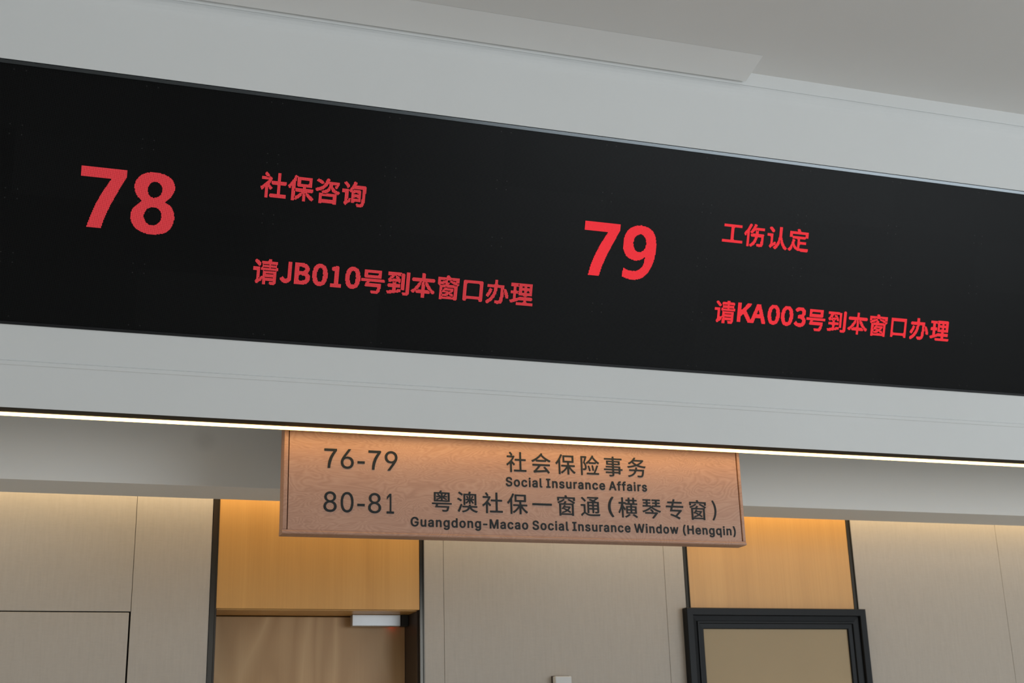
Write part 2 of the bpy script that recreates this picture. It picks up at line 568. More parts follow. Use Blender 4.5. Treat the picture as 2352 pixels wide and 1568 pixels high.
LED = {
    'numeral78': (-20, 120,
        [(5, 91, 13),
        (6, 87, 21),
        (7, 17, 18, 84, 28),
        (8, 17, 18, 82, 32),
        (9, 18, 17, 80, 36),
        (10, 18, 18, 78, 39),
        (11, 18, 18, 77, 41),
        (12, 18, 18, 76, 43),
        (13, 19, 17, 75, 45),
        (14, 19, 18, 74, 47),
        (15, 19, 18, 74, 47),
        (16, 20, 17, 73, 49),
        (17, 20, 17, 72, 21, 101, 21),
        (18, 20, 18, 72, 20, 103, 20),
        (19, 20, 18, 71, 19, 104, 19),
        (20, 21, 17, 71, 18, 105, 18),
        (21, 21, 18, 71, 18, 106, 18),
        (22, 21, 18, 70, 18, 107, 17),
        (23, 22, 17, 70, 18, 107, 17),
        (24, 22, 18, 70, 17, 108, 16),
        (25, 22, 18, 70, 17, 108, 16),
        (26, 23, 17, 70, 16, 108, 17),
        (27, 23, 18, 70, 16, 108, 17),
        (28, 23, 18, 70, 16, 109, 16),
        (29, 24, 17, 70, 16, 108, 17),
        (30, 24, 18, 70, 17, 108, 17),
        (31, 24, 18, 70, 17, 108, 16),
        (32, 25, 18, 71, 16, 108, 16),
        (33, 25, 18, 71, 17, 108, 16),
        (34, 25, 18, 71, 17, 107, 17),
        (35, 26, 18, 72, 17, 107, 17),
        (36, 26, 18, 72, 17, 106, 17),
        (37, 26, 18, 73, 17, 105, 18),
        (38, 27, 18, 74, 18, 104, 18),
        (39, 27, 18, 75, 19, 102, 20),
        (40, 28, 18, 76, 45),
        (41, 28, 18, 77, 44),
        (42, 29, 18, 78, 42),
        (43, 29, 18, 79, 40),
        (44, 30, 18, 80, 38),
        (45, 30, 18, 81, 35),
        (46, 30, 18, 82, 32),
        (47, 31, 18, 82, 30),
        (48, 31, 18, 81, 31),
        (49, 32, 18, 80, 33),
        (50, 32, 18, 79, 35),
        (51, 33, 18, 77, 38),
        (52, 33, 18, 77, 19, 98, 18),
        (53, 34, 18, 76, 17, 101, 16),
        (54, 34, 18, 75, 17, 103, 15),
        (55, 35, 18, 75, 16, 104, 15),
        (56, 35, 18, 74, 16, 105, 14),
        (57, 36, 17, 74, 16, 106, 14),
        (58, 36, 18, 73, 17, 106, 14),
        (59, 37, 17, 73, 16, 106, 15),
        (60, 38, 17, 73, 16, 107, 14),
        (61, 38, 17, 73, 16, 107, 15),
        (62, 39, 17, 72, 17, 107, 15),
        (63, 39, 17, 72, 17, 107, 15),
        (64, 40, 17, 72, 17, 107, 16),
        (65, 40, 17, 72, 17, 107, 16),
        (66, 41, 17, 72, 18, 107, 16),
        (67, 41, 17, 72, 18, 106, 17),
        (68, 42, 17, 73, 18, 106, 17),
        (69, 43, 16, 73, 18, 105, 18),
        (70, 43, 17, 73, 19, 104, 18),
        (71, 6, 54, 73, 20, 103, 19),
        (72, 6, 55, 74, 21, 101, 21),
        (73, 6, 55, 74, 47),
        (74, 6, 56, 75, 46),
        (75, 6, 56, 76, 44),
        (76, 6, 56, 76, 44),
        (77, 6, 56, 77, 42),
        (78, 6, 56, 78, 40),
        (79, 6, 56, 79, 38),
        (80, 6, 56, 80, 35),
        (81, 6, 56, 82, 32),
        (82, 6, 56, 84, 27),
        (83, 6, 56, 86, 23),
        (84, 90, 14)]),
    'numeral79': (670, 120,
        [(5, 80, 11),
        (6, 16, 17, 75, 20),
        (7, 16, 17, 72, 26),
        (8, 17, 17, 69, 31),
        (9, 17, 17, 69, 33),
        (10, 17, 17, 69, 34),
        (11, 17, 17, 69, 35),
        (12, 17, 18, 69, 36),
        (13, 18, 17, 69, 37),
        (14, 18, 17, 69, 38),
        (15, 18, 17, 69, 39),
        (16, 18, 18, 69, 40),
        (17, 18, 18, 70, 14, 85, 25),
        (18, 19, 17, 70, 7, 91, 19),
        (19, 19, 17, 70, 4, 93, 18),
        (20, 19, 18, 70, 2, 95, 16),
        (21, 19, 18, 96, 16),
        (22, 20, 17, 97, 15),
        (23, 20, 18, 98, 15),
        (24, 20, 18, 99, 14),
        (25, 21, 18, 100, 14),
        (26, 21, 18, 100, 14),
        (27, 21, 18, 101, 14),
        (28, 22, 18, 101, 14),
        (29, 22, 18, 101, 14),
        (30, 22, 18, 102, 14),
        (31, 23, 18, 102, 14),
        (32, 23, 18, 102, 14),
        (33, 23, 18, 85, 6, 102, 15),
        (34, 24, 18, 81, 14, 102, 15),
        (35, 24, 18, 78, 19, 102, 15),
        (36, 25, 18, 76, 23, 102, 15),
        (37, 25, 18, 75, 25, 103, 15),
        (38, 25, 18, 73, 28, 103, 15),
        (39, 26, 18, 72, 46),
        (40, 26, 18, 72, 46),
        (41, 27, 18, 71, 47),
        (42, 27, 18, 70, 48),
        (43, 28, 18, 70, 48),
        (44, 28, 18, 69, 50),
        (45, 29, 18, 69, 50),
        (46, 29, 18, 68, 21, 96, 23),
        (47, 29, 19, 68, 19, 97, 22),
        (48, 30, 18, 67, 19, 99, 20),
        (49, 30, 18, 67, 18, 100, 19),
        (50, 31, 18, 67, 18, 100, 19),
        (51, 31, 18, 67, 17, 101, 18),
        (52, 32, 18, 67, 17, 102, 17),
        (53, 32, 18, 67, 16, 102, 17),
        (54, 33, 18, 67, 16, 102, 17),
        (55, 33, 18, 67, 16, 102, 17),
        (56, 34, 18, 67, 16, 102, 17),
        (57, 35, 17, 67, 15, 103, 16),
        (58, 35, 18, 67, 15, 103, 16),
        (59, 36, 17, 67, 15, 103, 16),
        (60, 36, 18, 67, 16, 103, 16),
        (61, 37, 17, 67, 16, 102, 16),
        (62, 37, 18, 67, 16, 102, 16),
        (63, 38, 17, 67, 16, 102, 16),
        (64, 38, 17, 67, 16, 102, 16),
        (65, 39, 17, 68, 16, 101, 17),
        (66, 40, 16, 68, 16, 101, 16),
        (67, 40, 17, 68, 17, 100, 17),
        (68, 41, 16, 68, 18, 99, 18),
        (69, 41, 17, 69, 18, 98, 19),
        (70, 5, 53, 69, 20, 97, 19),
        (71, 5, 54, 70, 21, 95, 21),
        (72, 5, 54, 70, 45),
        (73, 5, 55, 71, 44),
        (74, 5, 55, 71, 43),
        (75, 5, 55, 72, 41),
        (76, 5, 55, 73, 40),
        (77, 5, 55, 74, 38),
        (78, 5, 55, 75, 36),
        (79, 5, 55, 76, 33),
        (80, 5, 55, 78, 30),
        (81, 5, 55, 80, 26),
        (82, 5, 55, 82, 22),
        (83, 85, 15),
        (84, 91, 3)]),
    'title78': (205, 180,
        [(8, 13, 4, 48, 4, 63, 4, 85, 4, 104, 5, 137, 7),
        (9, 13, 4, 20, 21, 48, 5, 54, 1, 63, 4, 75, 1, 85, 24, 121, 1, 137, 9),
        (10, 13, 4, 19, 22, 48, 8, 63, 4, 73, 4, 85, 24, 120, 3, 136, 10),
        (11, 13, 4, 19, 22, 48, 4, 53, 5, 63, 4, 72, 6, 85, 24, 119, 5, 136, 11),
        (12, 13, 4, 19, 22, 48, 4, 53, 6, 63, 4, 71, 7, 85, 24, 119, 6, 137, 1, 142, 5),
        (13, 13, 4, 20, 21, 48, 4, 53, 7, 63, 4, 70, 7, 85, 24, 119, 8, 129, 4, 143, 4),
        (14, 13, 4, 29, 4, 48, 5, 54, 7, 63, 4, 69, 7, 85, 4, 104, 5, 120, 8, 129, 5, 143, 5),
        (15, 13, 4, 29, 4, 48, 5, 56, 6, 63, 4, 68, 7, 85, 4, 104, 5, 120, 8, 129, 13, 143, 5),
        (16, 13, 4, 29, 4, 48, 5, 57, 5, 63, 4, 68, 5, 85, 4, 104, 5, 120, 4, 125, 3, 129, 13, 143, 5),
        (17, 13, 4, 29, 4, 48, 5, 58, 4, 63, 3, 67, 5, 85, 4, 104, 5, 120, 4, 125, 3, 129, 13, 143, 5),
        (18, 8, 2, 13, 4, 29, 4, 48, 5, 59, 7, 67, 4, 85, 24, 120, 5, 126, 16, 143, 5),
        (19, 8, 3, 13, 4, 19, 2, 29, 4, 48, 5, 61, 8, 85, 24, 120, 5, 129, 3, 139, 3, 144, 4),
        (20, 7, 5, 13, 4, 18, 4, 29, 4, 48, 5, 54, 22, 85, 24, 120, 5, 129, 5, 137, 5, 144, 4),
        (21, 7, 5, 13, 4, 18, 5, 29, 4, 48, 4, 53, 24, 85, 5, 95, 14, 110, 1, 120, 5, 129, 13, 144, 4),
        (22, 7, 15, 29, 4, 48, 4, 53, 24, 89, 6, 107, 5, 120, 5, 129, 13, 144, 4),
        (23, 9, 12, 29, 4, 48, 4, 53, 24, 89, 8, 105, 8, 120, 5, 129, 13, 144, 4),
        (24, 10, 10, 29, 4, 44, 3, 48, 29, 81, 3, 88, 10, 103, 10, 120, 5, 129, 13, 144, 4),
        (25, 11, 8, 29, 4, 44, 3, 48, 5, 63, 4, 80, 7, 90, 9, 102, 10, 120, 5, 129, 3, 139, 3, 144, 4),
        (26, 12, 7, 22, 18, 43, 4, 48, 5, 63, 4, 80, 9, 93, 7, 102, 7, 116, 9, 129, 5, 137, 5, 144, 4),
        (27, 13, 6, 21, 20, 43, 10, 56, 19, 80, 11, 95, 5, 101, 6, 116, 9, 127, 15, 144, 5),
        (28, 14, 6, 21, 20, 44, 9, 55, 20, 82, 10, 96, 4, 101, 5, 116, 9, 126, 16, 144, 5),
        (29, 15, 5, 21, 20, 45, 8, 55, 20, 85, 8, 97, 8, 107, 2, 116, 26, 144, 5),
        (30, 16, 25, 46, 7, 55, 20, 87, 7, 97, 7, 106, 4, 116, 9, 126, 4, 132, 9, 144, 5),
        (31, 17, 4, 29, 4, 46, 7, 55, 5, 70, 5, 89, 6, 98, 5, 106, 4, 127, 5, 144, 5),
        (32, 8, 14, 29, 4, 47, 6, 55, 5, 71, 4, 90, 6, 98, 5, 106, 5, 123, 1, 127, 22),
        (33, 8, 14, 29, 4, 48, 5, 55, 5, 71, 4, 91, 5, 98, 5, 108, 3, 122, 3, 128, 21),
        (34, 8, 14, 29, 4, 48, 6, 55, 5, 71, 4, 87, 3, 91, 6, 98, 14, 122, 4, 129, 20),
        (35, 8, 6, 18, 3, 29, 4, 49, 5, 55, 5, 71, 4, 85, 6, 92, 20, 121, 5, 129, 20),
        (36, 14, 5, 29, 4, 50, 4, 55, 20, 83, 8, 93, 19, 120, 6, 130, 18),
        (37, 13, 5, 29, 4, 50, 4, 55, 20, 81, 9, 93, 19, 119, 6, 130, 5),
        (38, 12, 6, 29, 4, 51, 3, 55, 20, 81, 8, 93, 5, 118, 6, 131, 5),
        (39, 12, 5, 29, 4, 51, 24, 82, 5, 94, 5, 118, 5, 131, 5),
        (40, 12, 4, 29, 4, 51, 5, 83, 1, 94, 5, 120, 2, 131, 5),
        (41, 13, 2, 29, 4, 52, 2, 95, 3, 132, 2)]),
    'call78': (205, 65,
        [(8, 19, 4, 29, 6, 167, 9, 237, 5, 263, 4, 284, 4, 332, 3, 347, 3),
        (9, 10, 3, 19, 4, 28, 8, 166, 11, 211, 7, 237, 5, 263, 26, 298, 4, 321, 4, 331, 5, 344, 10, 376, 25),
        (10, 10, 4, 19, 4, 28, 9, 166, 12, 189, 6, 211, 8, 237, 5, 263, 26, 297, 5, 321, 5, 331, 6, 344, 11, 376, 25),
        (11, 9, 6, 19, 4, 28, 9, 166, 13, 189, 11, 210, 10, 237, 5, 263, 26, 297, 6, 320, 6, 331, 8, 344, 11, 376, 25),
        (12, 10, 7, 19, 4, 33, 4, 47, 5, 61, 14, 92, 6, 110, 15, 137, 6, 174, 5, 188, 17, 210, 10, 237, 5, 263, 5, 274, 6, 283, 6, 297, 29, 332, 8, 344, 12, 367, 4, 376, 25),
        (13, 10, 8, 19, 18, 45, 9, 61, 17, 90, 10, 110, 15, 135, 10, 174, 5, 188, 20, 215, 5, 237, 5, 263, 3, 267, 7, 280, 3, 284, 5, 297, 29, 333, 8, 350, 6, 367, 7, 386, 6),
        (14, 11, 7, 19, 18, 44, 11, 61, 18, 89, 13, 110, 15, 134, 13, 175, 4, 192, 16, 215, 5, 224, 3, 230, 19, 252, 3, 263, 3, 267, 9, 278, 5, 284, 5, 297, 29, 335, 6, 351, 5, 366, 11, 387, 4),
        (15, 11, 3, 15, 22, 43, 13, 61, 19, 88, 15, 110, 15, 133, 15, 175, 5, 196, 5, 202, 6, 215, 5, 223, 5, 229, 21, 251, 5, 263, 13, 277, 6, 284, 5, 297, 29, 336, 6, 351, 5, 366, 13, 387, 4),
        (16, 11, 3, 15, 22, 42, 15, 61, 20, 87, 16, 110, 15, 132, 16, 175, 5, 196, 5, 203, 5, 209, 4, 215, 5, 222, 6, 229, 20, 250, 6, 263, 4, 271, 11, 284, 5, 297, 5, 321, 5, 337, 6, 351, 5, 369, 30),
        (17, 11, 4, 16, 6, 33, 4, 42, 15, 61, 7, 72, 9, 87, 17, 115, 6, 132, 17, 158, 22, 196, 5, 208, 5, 215, 5, 223, 26, 250, 6, 263, 4, 273, 6, 284, 5, 297, 5, 321, 5, 333, 2, 338, 6, 351, 5, 360, 4, 371, 29),
        (18, 11, 4, 17, 20, 42, 6, 51, 6, 61, 6, 75, 7, 86, 7, 98, 6, 115, 6, 131, 7, 143, 6, 157, 23, 196, 5, 208, 5, 215, 5, 224, 6, 232, 15, 249, 6, 263, 18, 284, 5, 297, 5, 321, 5, 331, 4, 338, 6, 352, 5, 360, 4, 371, 29),
        (19, 11, 4, 19, 18, 44, 3, 52, 5, 61, 6, 76, 6, 86, 7, 98, 7, 115, 6, 131, 7, 143, 7, 158, 22, 190, 17, 208, 5, 215, 5, 226, 6, 237, 5, 247, 6, 263, 3, 267, 9, 277, 5, 284, 5, 297, 5, 321, 5, 331, 5, 339, 5, 352, 5, 359, 5, 371, 4, 378, 22),
        (20, 11, 4, 19, 18, 45, 1, 52, 5, 61, 6, 76, 6, 86, 6, 99, 6, 115, 6, 131, 6, 144, 6, 158, 22, 189, 18, 208, 5, 215, 5, 227, 6, 237, 5, 246, 6, 263, 3, 267, 4, 279, 4, 284, 5, 297, 5, 321, 5, 331, 6, 340, 5, 352, 5, 359, 5, 371, 4, 380, 19),
        (21, 11, 4, 19, 18, 52, 5, 61, 6, 76, 6, 86, 6, 99, 6, 115, 6, 131, 6, 144, 6, 158, 22, 189, 18, 208, 5, 215, 5, 228, 5, 237, 5, 245, 6, 263, 4, 268, 15, 284, 5, 297, 5, 321, 5, 332, 5, 340, 5, 352, 5, 359, 5, 371, 4, 388, 2),
        (22, 11, 4, 19, 4, 33, 4, 52, 5, 61, 6, 76, 6, 85, 7, 99, 6, 115, 6, 130, 7, 144, 6, 159, 4, 189, 18, 208, 5, 215, 5, 228, 6, 237, 5, 245, 5, 263, 4, 269, 14, 284, 5, 297, 5, 321, 5, 332, 6, 341, 5, 352, 5, 358, 5, 371, 4, 386, 6),
        (23, 11, 4, 19, 18, 52, 5, 61, 6, 75, 7, 85, 6, 99, 7, 115, 6, 130, 6, 144, 7, 160, 4, 190, 17, 208, 5, 215, 5, 229, 6, 237, 5, 244, 6, 263, 4, 269, 14, 284, 5, 297, 5, 321, 5, 333, 5, 341, 5, 352, 5, 358, 5, 371, 4, 379, 20),
        (24, 11, 4, 19, 18, 52, 5, 61, 7, 71, 11, 85, 6, 99, 7, 115, 6, 130, 6, 144, 7, 152, 33, 196, 5, 208, 5, 215, 5, 230, 5, 237, 5, 243, 6, 263, 4, 271, 3, 284, 5, 297, 5, 321, 5, 334, 5, 341, 5, 352, 5, 358, 5, 371, 4, 379, 20),
        (25, 11, 4, 19, 18, 52, 5, 61, 20, 85, 6, 99, 7, 115, 6, 130, 6, 144, 7, 152, 33, 196, 5, 205, 1, 208, 5, 215, 5, 231, 5, 237, 5, 243, 5, 263, 8, 274, 15, 297, 5, 321, 5, 334, 5, 342, 4, 352, 4, 357, 5, 367, 32),
        (26, 6, 9, 19, 1, 36, 1, 52, 5, 61, 19, 85, 6, 100, 6, 115, 6, 130, 6, 145, 6, 152, 33, 190, 4, 196, 1, 200, 1, 204, 3, 208, 5, 215, 5, 231, 5, 237, 4, 242, 5, 263, 26, 297, 5, 321, 5, 334, 5, 342, 5, 352, 4, 357, 5, 367, 11, 379, 20),
        (27, 6, 9, 16, 23, 52, 5, 61, 18, 85, 6, 100, 6, 115, 6, 130, 6, 145, 6, 152, 32, 190, 17, 208, 5, 215, 5, 232, 4, 237, 4, 242, 5, 262, 27, 297, 5, 321, 5, 335, 5, 342, 5, 352, 4, 357, 4, 367, 11, 379, 5, 387, 4, 395, 4),
        (28, 6, 9, 16, 23, 52, 5, 61, 18, 85, 6, 99, 7, 115, 6, 130, 6, 144, 7, 190, 17, 208, 5, 215, 5, 233, 3, 237, 4, 242, 4, 261, 3, 268, 16, 288, 2, 297, 5, 321, 5, 335, 4, 342, 5, 352, 4, 357, 4, 367, 17, 387, 4, 395, 4),
        (29, 6, 9, 16, 23, 52, 5, 61, 19, 85, 6, 99, 7, 115, 6, 130, 6, 144, 7, 157, 23, 189, 18, 208, 5, 215, 5, 234, 3, 238, 3, 242, 3, 260, 8, 271, 5, 284, 7, 297, 5, 321, 5, 336, 1, 342, 5, 352, 8, 371, 5, 379, 5, 387, 5, 394, 5),
        (30, 6, 9, 17, 2, 27, 2, 36, 3, 52, 5, 61, 6, 73, 7, 85, 6, 99, 7, 115, 6, 130, 6, 144, 7, 156, 24, 190, 4, 196, 11, 208, 5, 215, 5, 224, 13, 238, 17, 260, 10, 271, 6, 282, 9, 297, 5, 321, 5, 342, 5, 352, 5, 371, 4, 379, 20),
        (31, 18, 19, 52, 5, 61, 6, 74, 7, 85, 7, 99, 6, 115, 6, 130, 7, 144, 6, 156, 24, 191, 5, 201, 5, 208, 5, 215, 5, 223, 33, 260, 17, 280, 8, 297, 5, 321, 5, 332, 25, 371, 4, 379, 20),
        (32, 13, 2, 18, 19, 52, 5, 61, 6, 75, 6, 86, 6, 99, 6, 115, 6, 131, 6, 144, 6, 156, 24, 192, 5, 200, 5, 208, 5, 215, 5, 223, 33, 260, 14, 278, 13, 297, 5, 321, 5, 332, 25, 371, 4, 379, 20),
        (33, 12, 4, 18, 19, 52, 5, 61, 6, 75, 6, 86, 6, 99, 6, 115, 6, 131, 6, 144, 6, 156, 5, 175, 5, 192, 6, 200, 5, 208, 5, 215, 5, 223, 33, 260, 4, 267, 7, 277, 8, 286, 5, 297, 6, 320, 6, 332, 25, 371, 4, 379, 20),
        (34, 11, 5, 18, 1, 27, 2, 36, 1, 52, 5, 61, 6, 74, 7, 86, 7, 98, 7, 112, 9, 131, 7, 143, 7, 156, 5, 176, 4, 194, 4, 200, 3, 208, 5, 215, 5, 224, 31, 260, 4, 270, 4, 278, 3, 286, 5, 297, 29, 332, 25, 371, 4, 379, 5, 387, 4, 395, 4),
        (35, 10, 6, 18, 20, 52, 5, 61, 6, 71, 9, 86, 7, 98, 6, 111, 10, 131, 7, 143, 6, 156, 5, 176, 4, 189, 12, 203, 10, 215, 5, 237, 5, 260, 10, 272, 7, 281, 10, 297, 29, 342, 6, 367, 17, 387, 4, 395, 4),
        (36, 9, 7, 17, 21, 52, 5, 61, 19, 87, 8, 96, 8, 111, 10, 132, 8, 141, 8, 156, 24, 189, 18, 208, 5, 215, 5, 237, 5, 260, 31, 297, 29, 343, 4, 367, 11, 379, 20),
        (37, 8, 7, 17, 21, 52, 5, 61, 18, 87, 16, 111, 10, 132, 16, 156, 24, 189, 18, 208, 5, 215, 5, 237, 5, 260, 31, 298, 27, 343, 4, 367, 11, 379, 20),
        (38, 8, 6, 17, 21, 52, 5, 61, 17, 88, 15, 111, 10, 133, 15, 156, 24, 189, 23, 215, 5, 237, 5, 260, 31, 343, 4, 367, 11, 379, 20),
        (39, 8, 5, 25, 5, 52, 5, 61, 16, 89, 13, 113, 8, 134, 13, 156, 24, 189, 19, 215, 5, 237, 5, 272, 6, 343, 4, 367, 32),
        (40, 9, 2, 26, 4, 52, 5, 61, 13, 90, 10, 116, 4, 135, 10, 215, 5, 237, 5, 272, 5, 343, 4),
        (41, 26, 4, 92, 6, 137, 6, 237, 4, 273, 3, 343, 4)]),
    'title79': (885, 180,
        [(11, 50, 4, 56, 3, 71, 1, 97, 3, 115, 2, 122, 3, 142, 12),
        (12, 50, 4, 55, 5, 67, 9, 90, 1, 96, 5, 113, 5, 121, 5, 136, 19),
        (13, 50, 4, 55, 7, 67, 10, 89, 3, 95, 7, 112, 7, 120, 7, 134, 21),
        (14, 9, 34, 50, 4, 55, 8, 66, 11, 88, 5, 96, 7, 111, 7, 121, 6, 132, 23),
        (15, 9, 34, 50, 4, 57, 7, 67, 11, 88, 7, 97, 6, 111, 6, 122, 6, 131, 24),
        (16, 9, 34, 50, 4, 58, 6, 73, 5, 89, 7, 98, 6, 110, 6, 123, 5, 130, 10),
        (17, 9, 34, 50, 4, 59, 6, 73, 5, 89, 16, 109, 6, 124, 4, 129, 6, 136, 4),
        (18, 23, 6, 50, 4, 60, 6, 73, 5, 90, 9, 100, 5, 109, 5, 124, 4, 129, 5, 136, 4),
        (19, 23, 5, 50, 4, 61, 5, 73, 5, 90, 9, 100, 6, 108, 6, 125, 8, 136, 4),
        (20, 23, 5, 50, 4, 61, 5, 74, 4, 90, 4, 95, 4, 101, 5, 108, 5, 125, 7, 136, 4),
        (21, 23, 5, 50, 4, 62, 5, 74, 4, 90, 4, 96, 3, 101, 5, 107, 5, 126, 6, 136, 5),
        (22, 23, 5, 50, 4, 62, 5, 74, 4, 90, 4, 102, 4, 107, 5, 126, 5, 136, 15),
        (23, 23, 5, 50, 4, 63, 4, 74, 4, 90, 4, 102, 4, 107, 4, 126, 5, 136, 15),
        (24, 23, 5, 50, 4, 63, 5, 74, 4, 90, 4, 103, 3, 107, 4, 126, 5, 136, 15),
        (25, 23, 5, 50, 4, 63, 5, 74, 4, 90, 4, 103, 8, 127, 4, 136, 15),
        (26, 23, 5, 50, 4, 57, 21, 90, 4, 103, 7, 127, 5, 136, 4),
        (27, 23, 5, 46, 3, 50, 4, 56, 22, 90, 4, 103, 7, 127, 5, 136, 4),
        (28, 23, 5, 46, 3, 50, 4, 56, 22, 90, 4, 103, 7, 127, 4, 136, 4),
        (29, 23, 5, 45, 4, 50, 4, 56, 23, 89, 5, 104, 5, 135, 5),
        (30, 23, 5, 45, 9, 59, 19, 84, 10, 104, 5, 127, 22),
        (31, 23, 5, 46, 8, 56, 3, 64, 5, 84, 10, 104, 5, 127, 23),
        (32, 23, 5, 46, 8, 55, 5, 64, 5, 84, 10, 104, 5, 122, 32),
        (33, 23, 5, 47, 7, 55, 6, 64, 5, 84, 10, 104, 5, 122, 32),
        (34, 23, 5, 48, 6, 56, 6, 64, 5, 104, 5, 122, 5, 149, 5),
        (35, 23, 5, 49, 5, 57, 6, 64, 1, 68, 1, 104, 5, 122, 5, 149, 5),
        (36, 23, 6, 50, 5, 57, 22, 92, 3, 104, 5, 122, 5, 149, 5),
        (37, 11, 30, 50, 5, 58, 21, 91, 5, 104, 5, 122, 32),
        (38, 11, 30, 51, 5, 59, 20, 90, 6, 104, 5, 122, 32),
        (39, 11, 30, 51, 5, 59, 20, 89, 7, 104, 5, 122, 32),
        (40, 11, 30, 52, 5, 60, 4, 88, 7, 104, 5, 122, 32),
        (41, 52, 5, 60, 5, 87, 7, 104, 5, 135, 6),
        (42, 53, 5, 61, 5, 87, 6, 104, 5, 135, 5),
        (43, 53, 5, 61, 5, 88, 4, 104, 5, 134, 6),
        (44, 54, 3, 61, 4, 104, 5, 135, 4)]),
    'call79': (885, 65,
        [(8, 21, 5, 31, 7, 179, 10, 253, 4, 279, 4, 301, 4, 351, 3, 365, 6),
        (9, 12, 3, 21, 5, 31, 8, 179, 11, 225, 7, 253, 4, 279, 26, 315, 4, 339, 4, 350, 5, 364, 9, 398, 24),
        (10, 12, 4, 21, 5, 31, 8, 178, 13, 202, 6, 224, 9, 253, 4, 279, 26, 315, 4, 339, 4, 350, 7, 363, 11, 397, 26),
        (11, 11, 7, 21, 5, 30, 10, 178, 13, 202, 11, 224, 10, 253, 4, 279, 26, 315, 5, 338, 5, 350, 8, 363, 12, 397, 26),
        (12, 12, 7, 21, 5, 36, 4, 46, 6, 64, 10, 88, 6, 105, 5, 128, 5, 150, 6, 186, 6, 201, 17, 224, 10, 253, 4, 279, 5, 290, 7, 299, 6, 315, 28, 351, 8, 363, 12, 388, 4, 397, 26),
        (13, 12, 8, 21, 19, 46, 6, 64, 11, 88, 6, 102, 10, 125, 10, 147, 12, 187, 5, 201, 21, 229, 5, 253, 4, 279, 4, 284, 6, 297, 8, 315, 28, 352, 8, 370, 5, 388, 7, 408, 5),
        (14, 13, 7, 21, 19, 46, 6, 63, 12, 87, 7, 101, 13, 124, 13, 145, 15, 187, 5, 205, 17, 229, 5, 239, 3, 245, 20, 268, 3, 279, 4, 284, 8, 295, 5, 301, 4, 315, 28, 354, 7, 371, 5, 387, 11, 408, 5),
        (15, 13, 8, 22, 18, 46, 6, 62, 13, 87, 7, 100, 15, 123, 15, 144, 17, 188, 4, 209, 5, 215, 7, 229, 5, 238, 5, 244, 22, 267, 5, 279, 14, 294, 6, 301, 4, 315, 28, 355, 6, 371, 5, 387, 14, 408, 5),
        (16, 13, 8, 22, 18, 46, 6, 62, 14, 87, 6, 100, 15, 123, 15, 143, 19, 189, 4, 210, 4, 216, 10, 229, 5, 237, 6, 244, 21, 266, 6, 279, 5, 287, 12, 301, 4, 315, 5, 338, 5, 356, 6, 371, 5, 389, 32),
        (17, 13, 12, 36, 4, 46, 6, 61, 7, 69, 7, 86, 7, 99, 17, 122, 17, 143, 19, 170, 23, 210, 4, 222, 4, 229, 5, 238, 27, 266, 6, 279, 5, 289, 7, 301, 4, 315, 4, 339, 4, 352, 2, 357, 6, 371, 5, 380, 4, 392, 29),
        (18, 13, 4, 20, 20, 46, 6, 60, 8, 70, 6, 86, 7, 99, 6, 110, 6, 122, 6, 133, 6, 144, 5, 156, 7, 169, 24, 210, 4, 222, 4, 229, 5, 239, 6, 247, 16, 265, 6, 279, 19, 301, 4, 315, 4, 339, 4, 350, 5, 357, 6, 371, 5, 379, 5, 392, 29),
        (19, 13, 4, 21, 19, 46, 6, 60, 7, 70, 7, 86, 6, 98, 7, 110, 7, 121, 7, 133, 7, 145, 3, 156, 7, 170, 23, 209, 6, 222, 4, 229, 5, 241, 6, 252, 5, 263, 6, 279, 4, 284, 8, 293, 5, 301, 4, 315, 4, 339, 4, 350, 5, 358, 6, 371, 5, 379, 5, 392, 5, 399, 22),
        (20, 13, 4, 21, 19, 46, 6, 59, 8, 71, 21, 98, 6, 111, 6, 121, 6, 134, 6, 146, 1, 157, 6, 170, 23, 203, 18, 222, 4, 229, 5, 242, 6, 253, 4, 262, 6, 279, 4, 284, 5, 295, 4, 301, 4, 315, 4, 339, 4, 350, 6, 359, 5, 371, 5, 379, 5, 392, 5, 401, 20),
        (21, 13, 4, 21, 19, 46, 7, 58, 8, 71, 21, 98, 6, 111, 6, 121, 6, 134, 6, 157, 6, 170, 23, 203, 18, 222, 4, 229, 5, 243, 6, 253, 4, 261, 6, 279, 4, 284, 16, 301, 4, 315, 4, 339, 4, 351, 5, 359, 6, 372, 4, 379, 5, 392, 5, 408, 5),
        (22, 13, 4, 21, 4, 36, 4, 46, 8, 58, 7, 71, 20, 97, 7, 111, 6, 120, 7, 134, 6, 157, 6, 171, 4, 203, 18, 222, 4, 229, 5, 244, 5, 253, 4, 260, 6, 279, 5, 285, 15, 301, 4, 315, 4, 339, 4, 351, 6, 360, 5, 372, 5, 378, 5, 392, 5, 408, 5),
        (23, 13, 4, 21, 19, 46, 9, 57, 8, 72, 19, 97, 7, 111, 7, 120, 7, 134, 7, 156, 7, 171, 5, 203, 18, 222, 4, 229, 5, 244, 6, 253, 4, 260, 5, 279, 5, 286, 14, 301, 4, 315, 4, 339, 4, 352, 5, 360, 5, 372, 5, 378, 5, 392, 5, 401, 20),
        (24, 13, 4, 21, 19, 46, 18, 72, 18, 97, 6, 111, 7, 120, 6, 134, 7, 154, 8, 164, 33, 210, 4, 222, 4, 229, 5, 245, 6, 253, 4, 259, 6, 279, 5, 288, 2, 301, 4, 315, 4, 339, 4, 353, 5, 361, 5, 372, 5, 378, 5, 392, 5, 401, 20),
        (25, 13, 4, 21, 19, 46, 17, 72, 18, 97, 6, 112, 6, 120, 6, 135, 6, 149, 13, 164, 33, 210, 4, 222, 4, 229, 5, 246, 5, 253, 4, 258, 6, 279, 26, 315, 4, 339, 4, 353, 5, 361, 5, 372, 4, 377, 5, 388, 12, 401, 20),
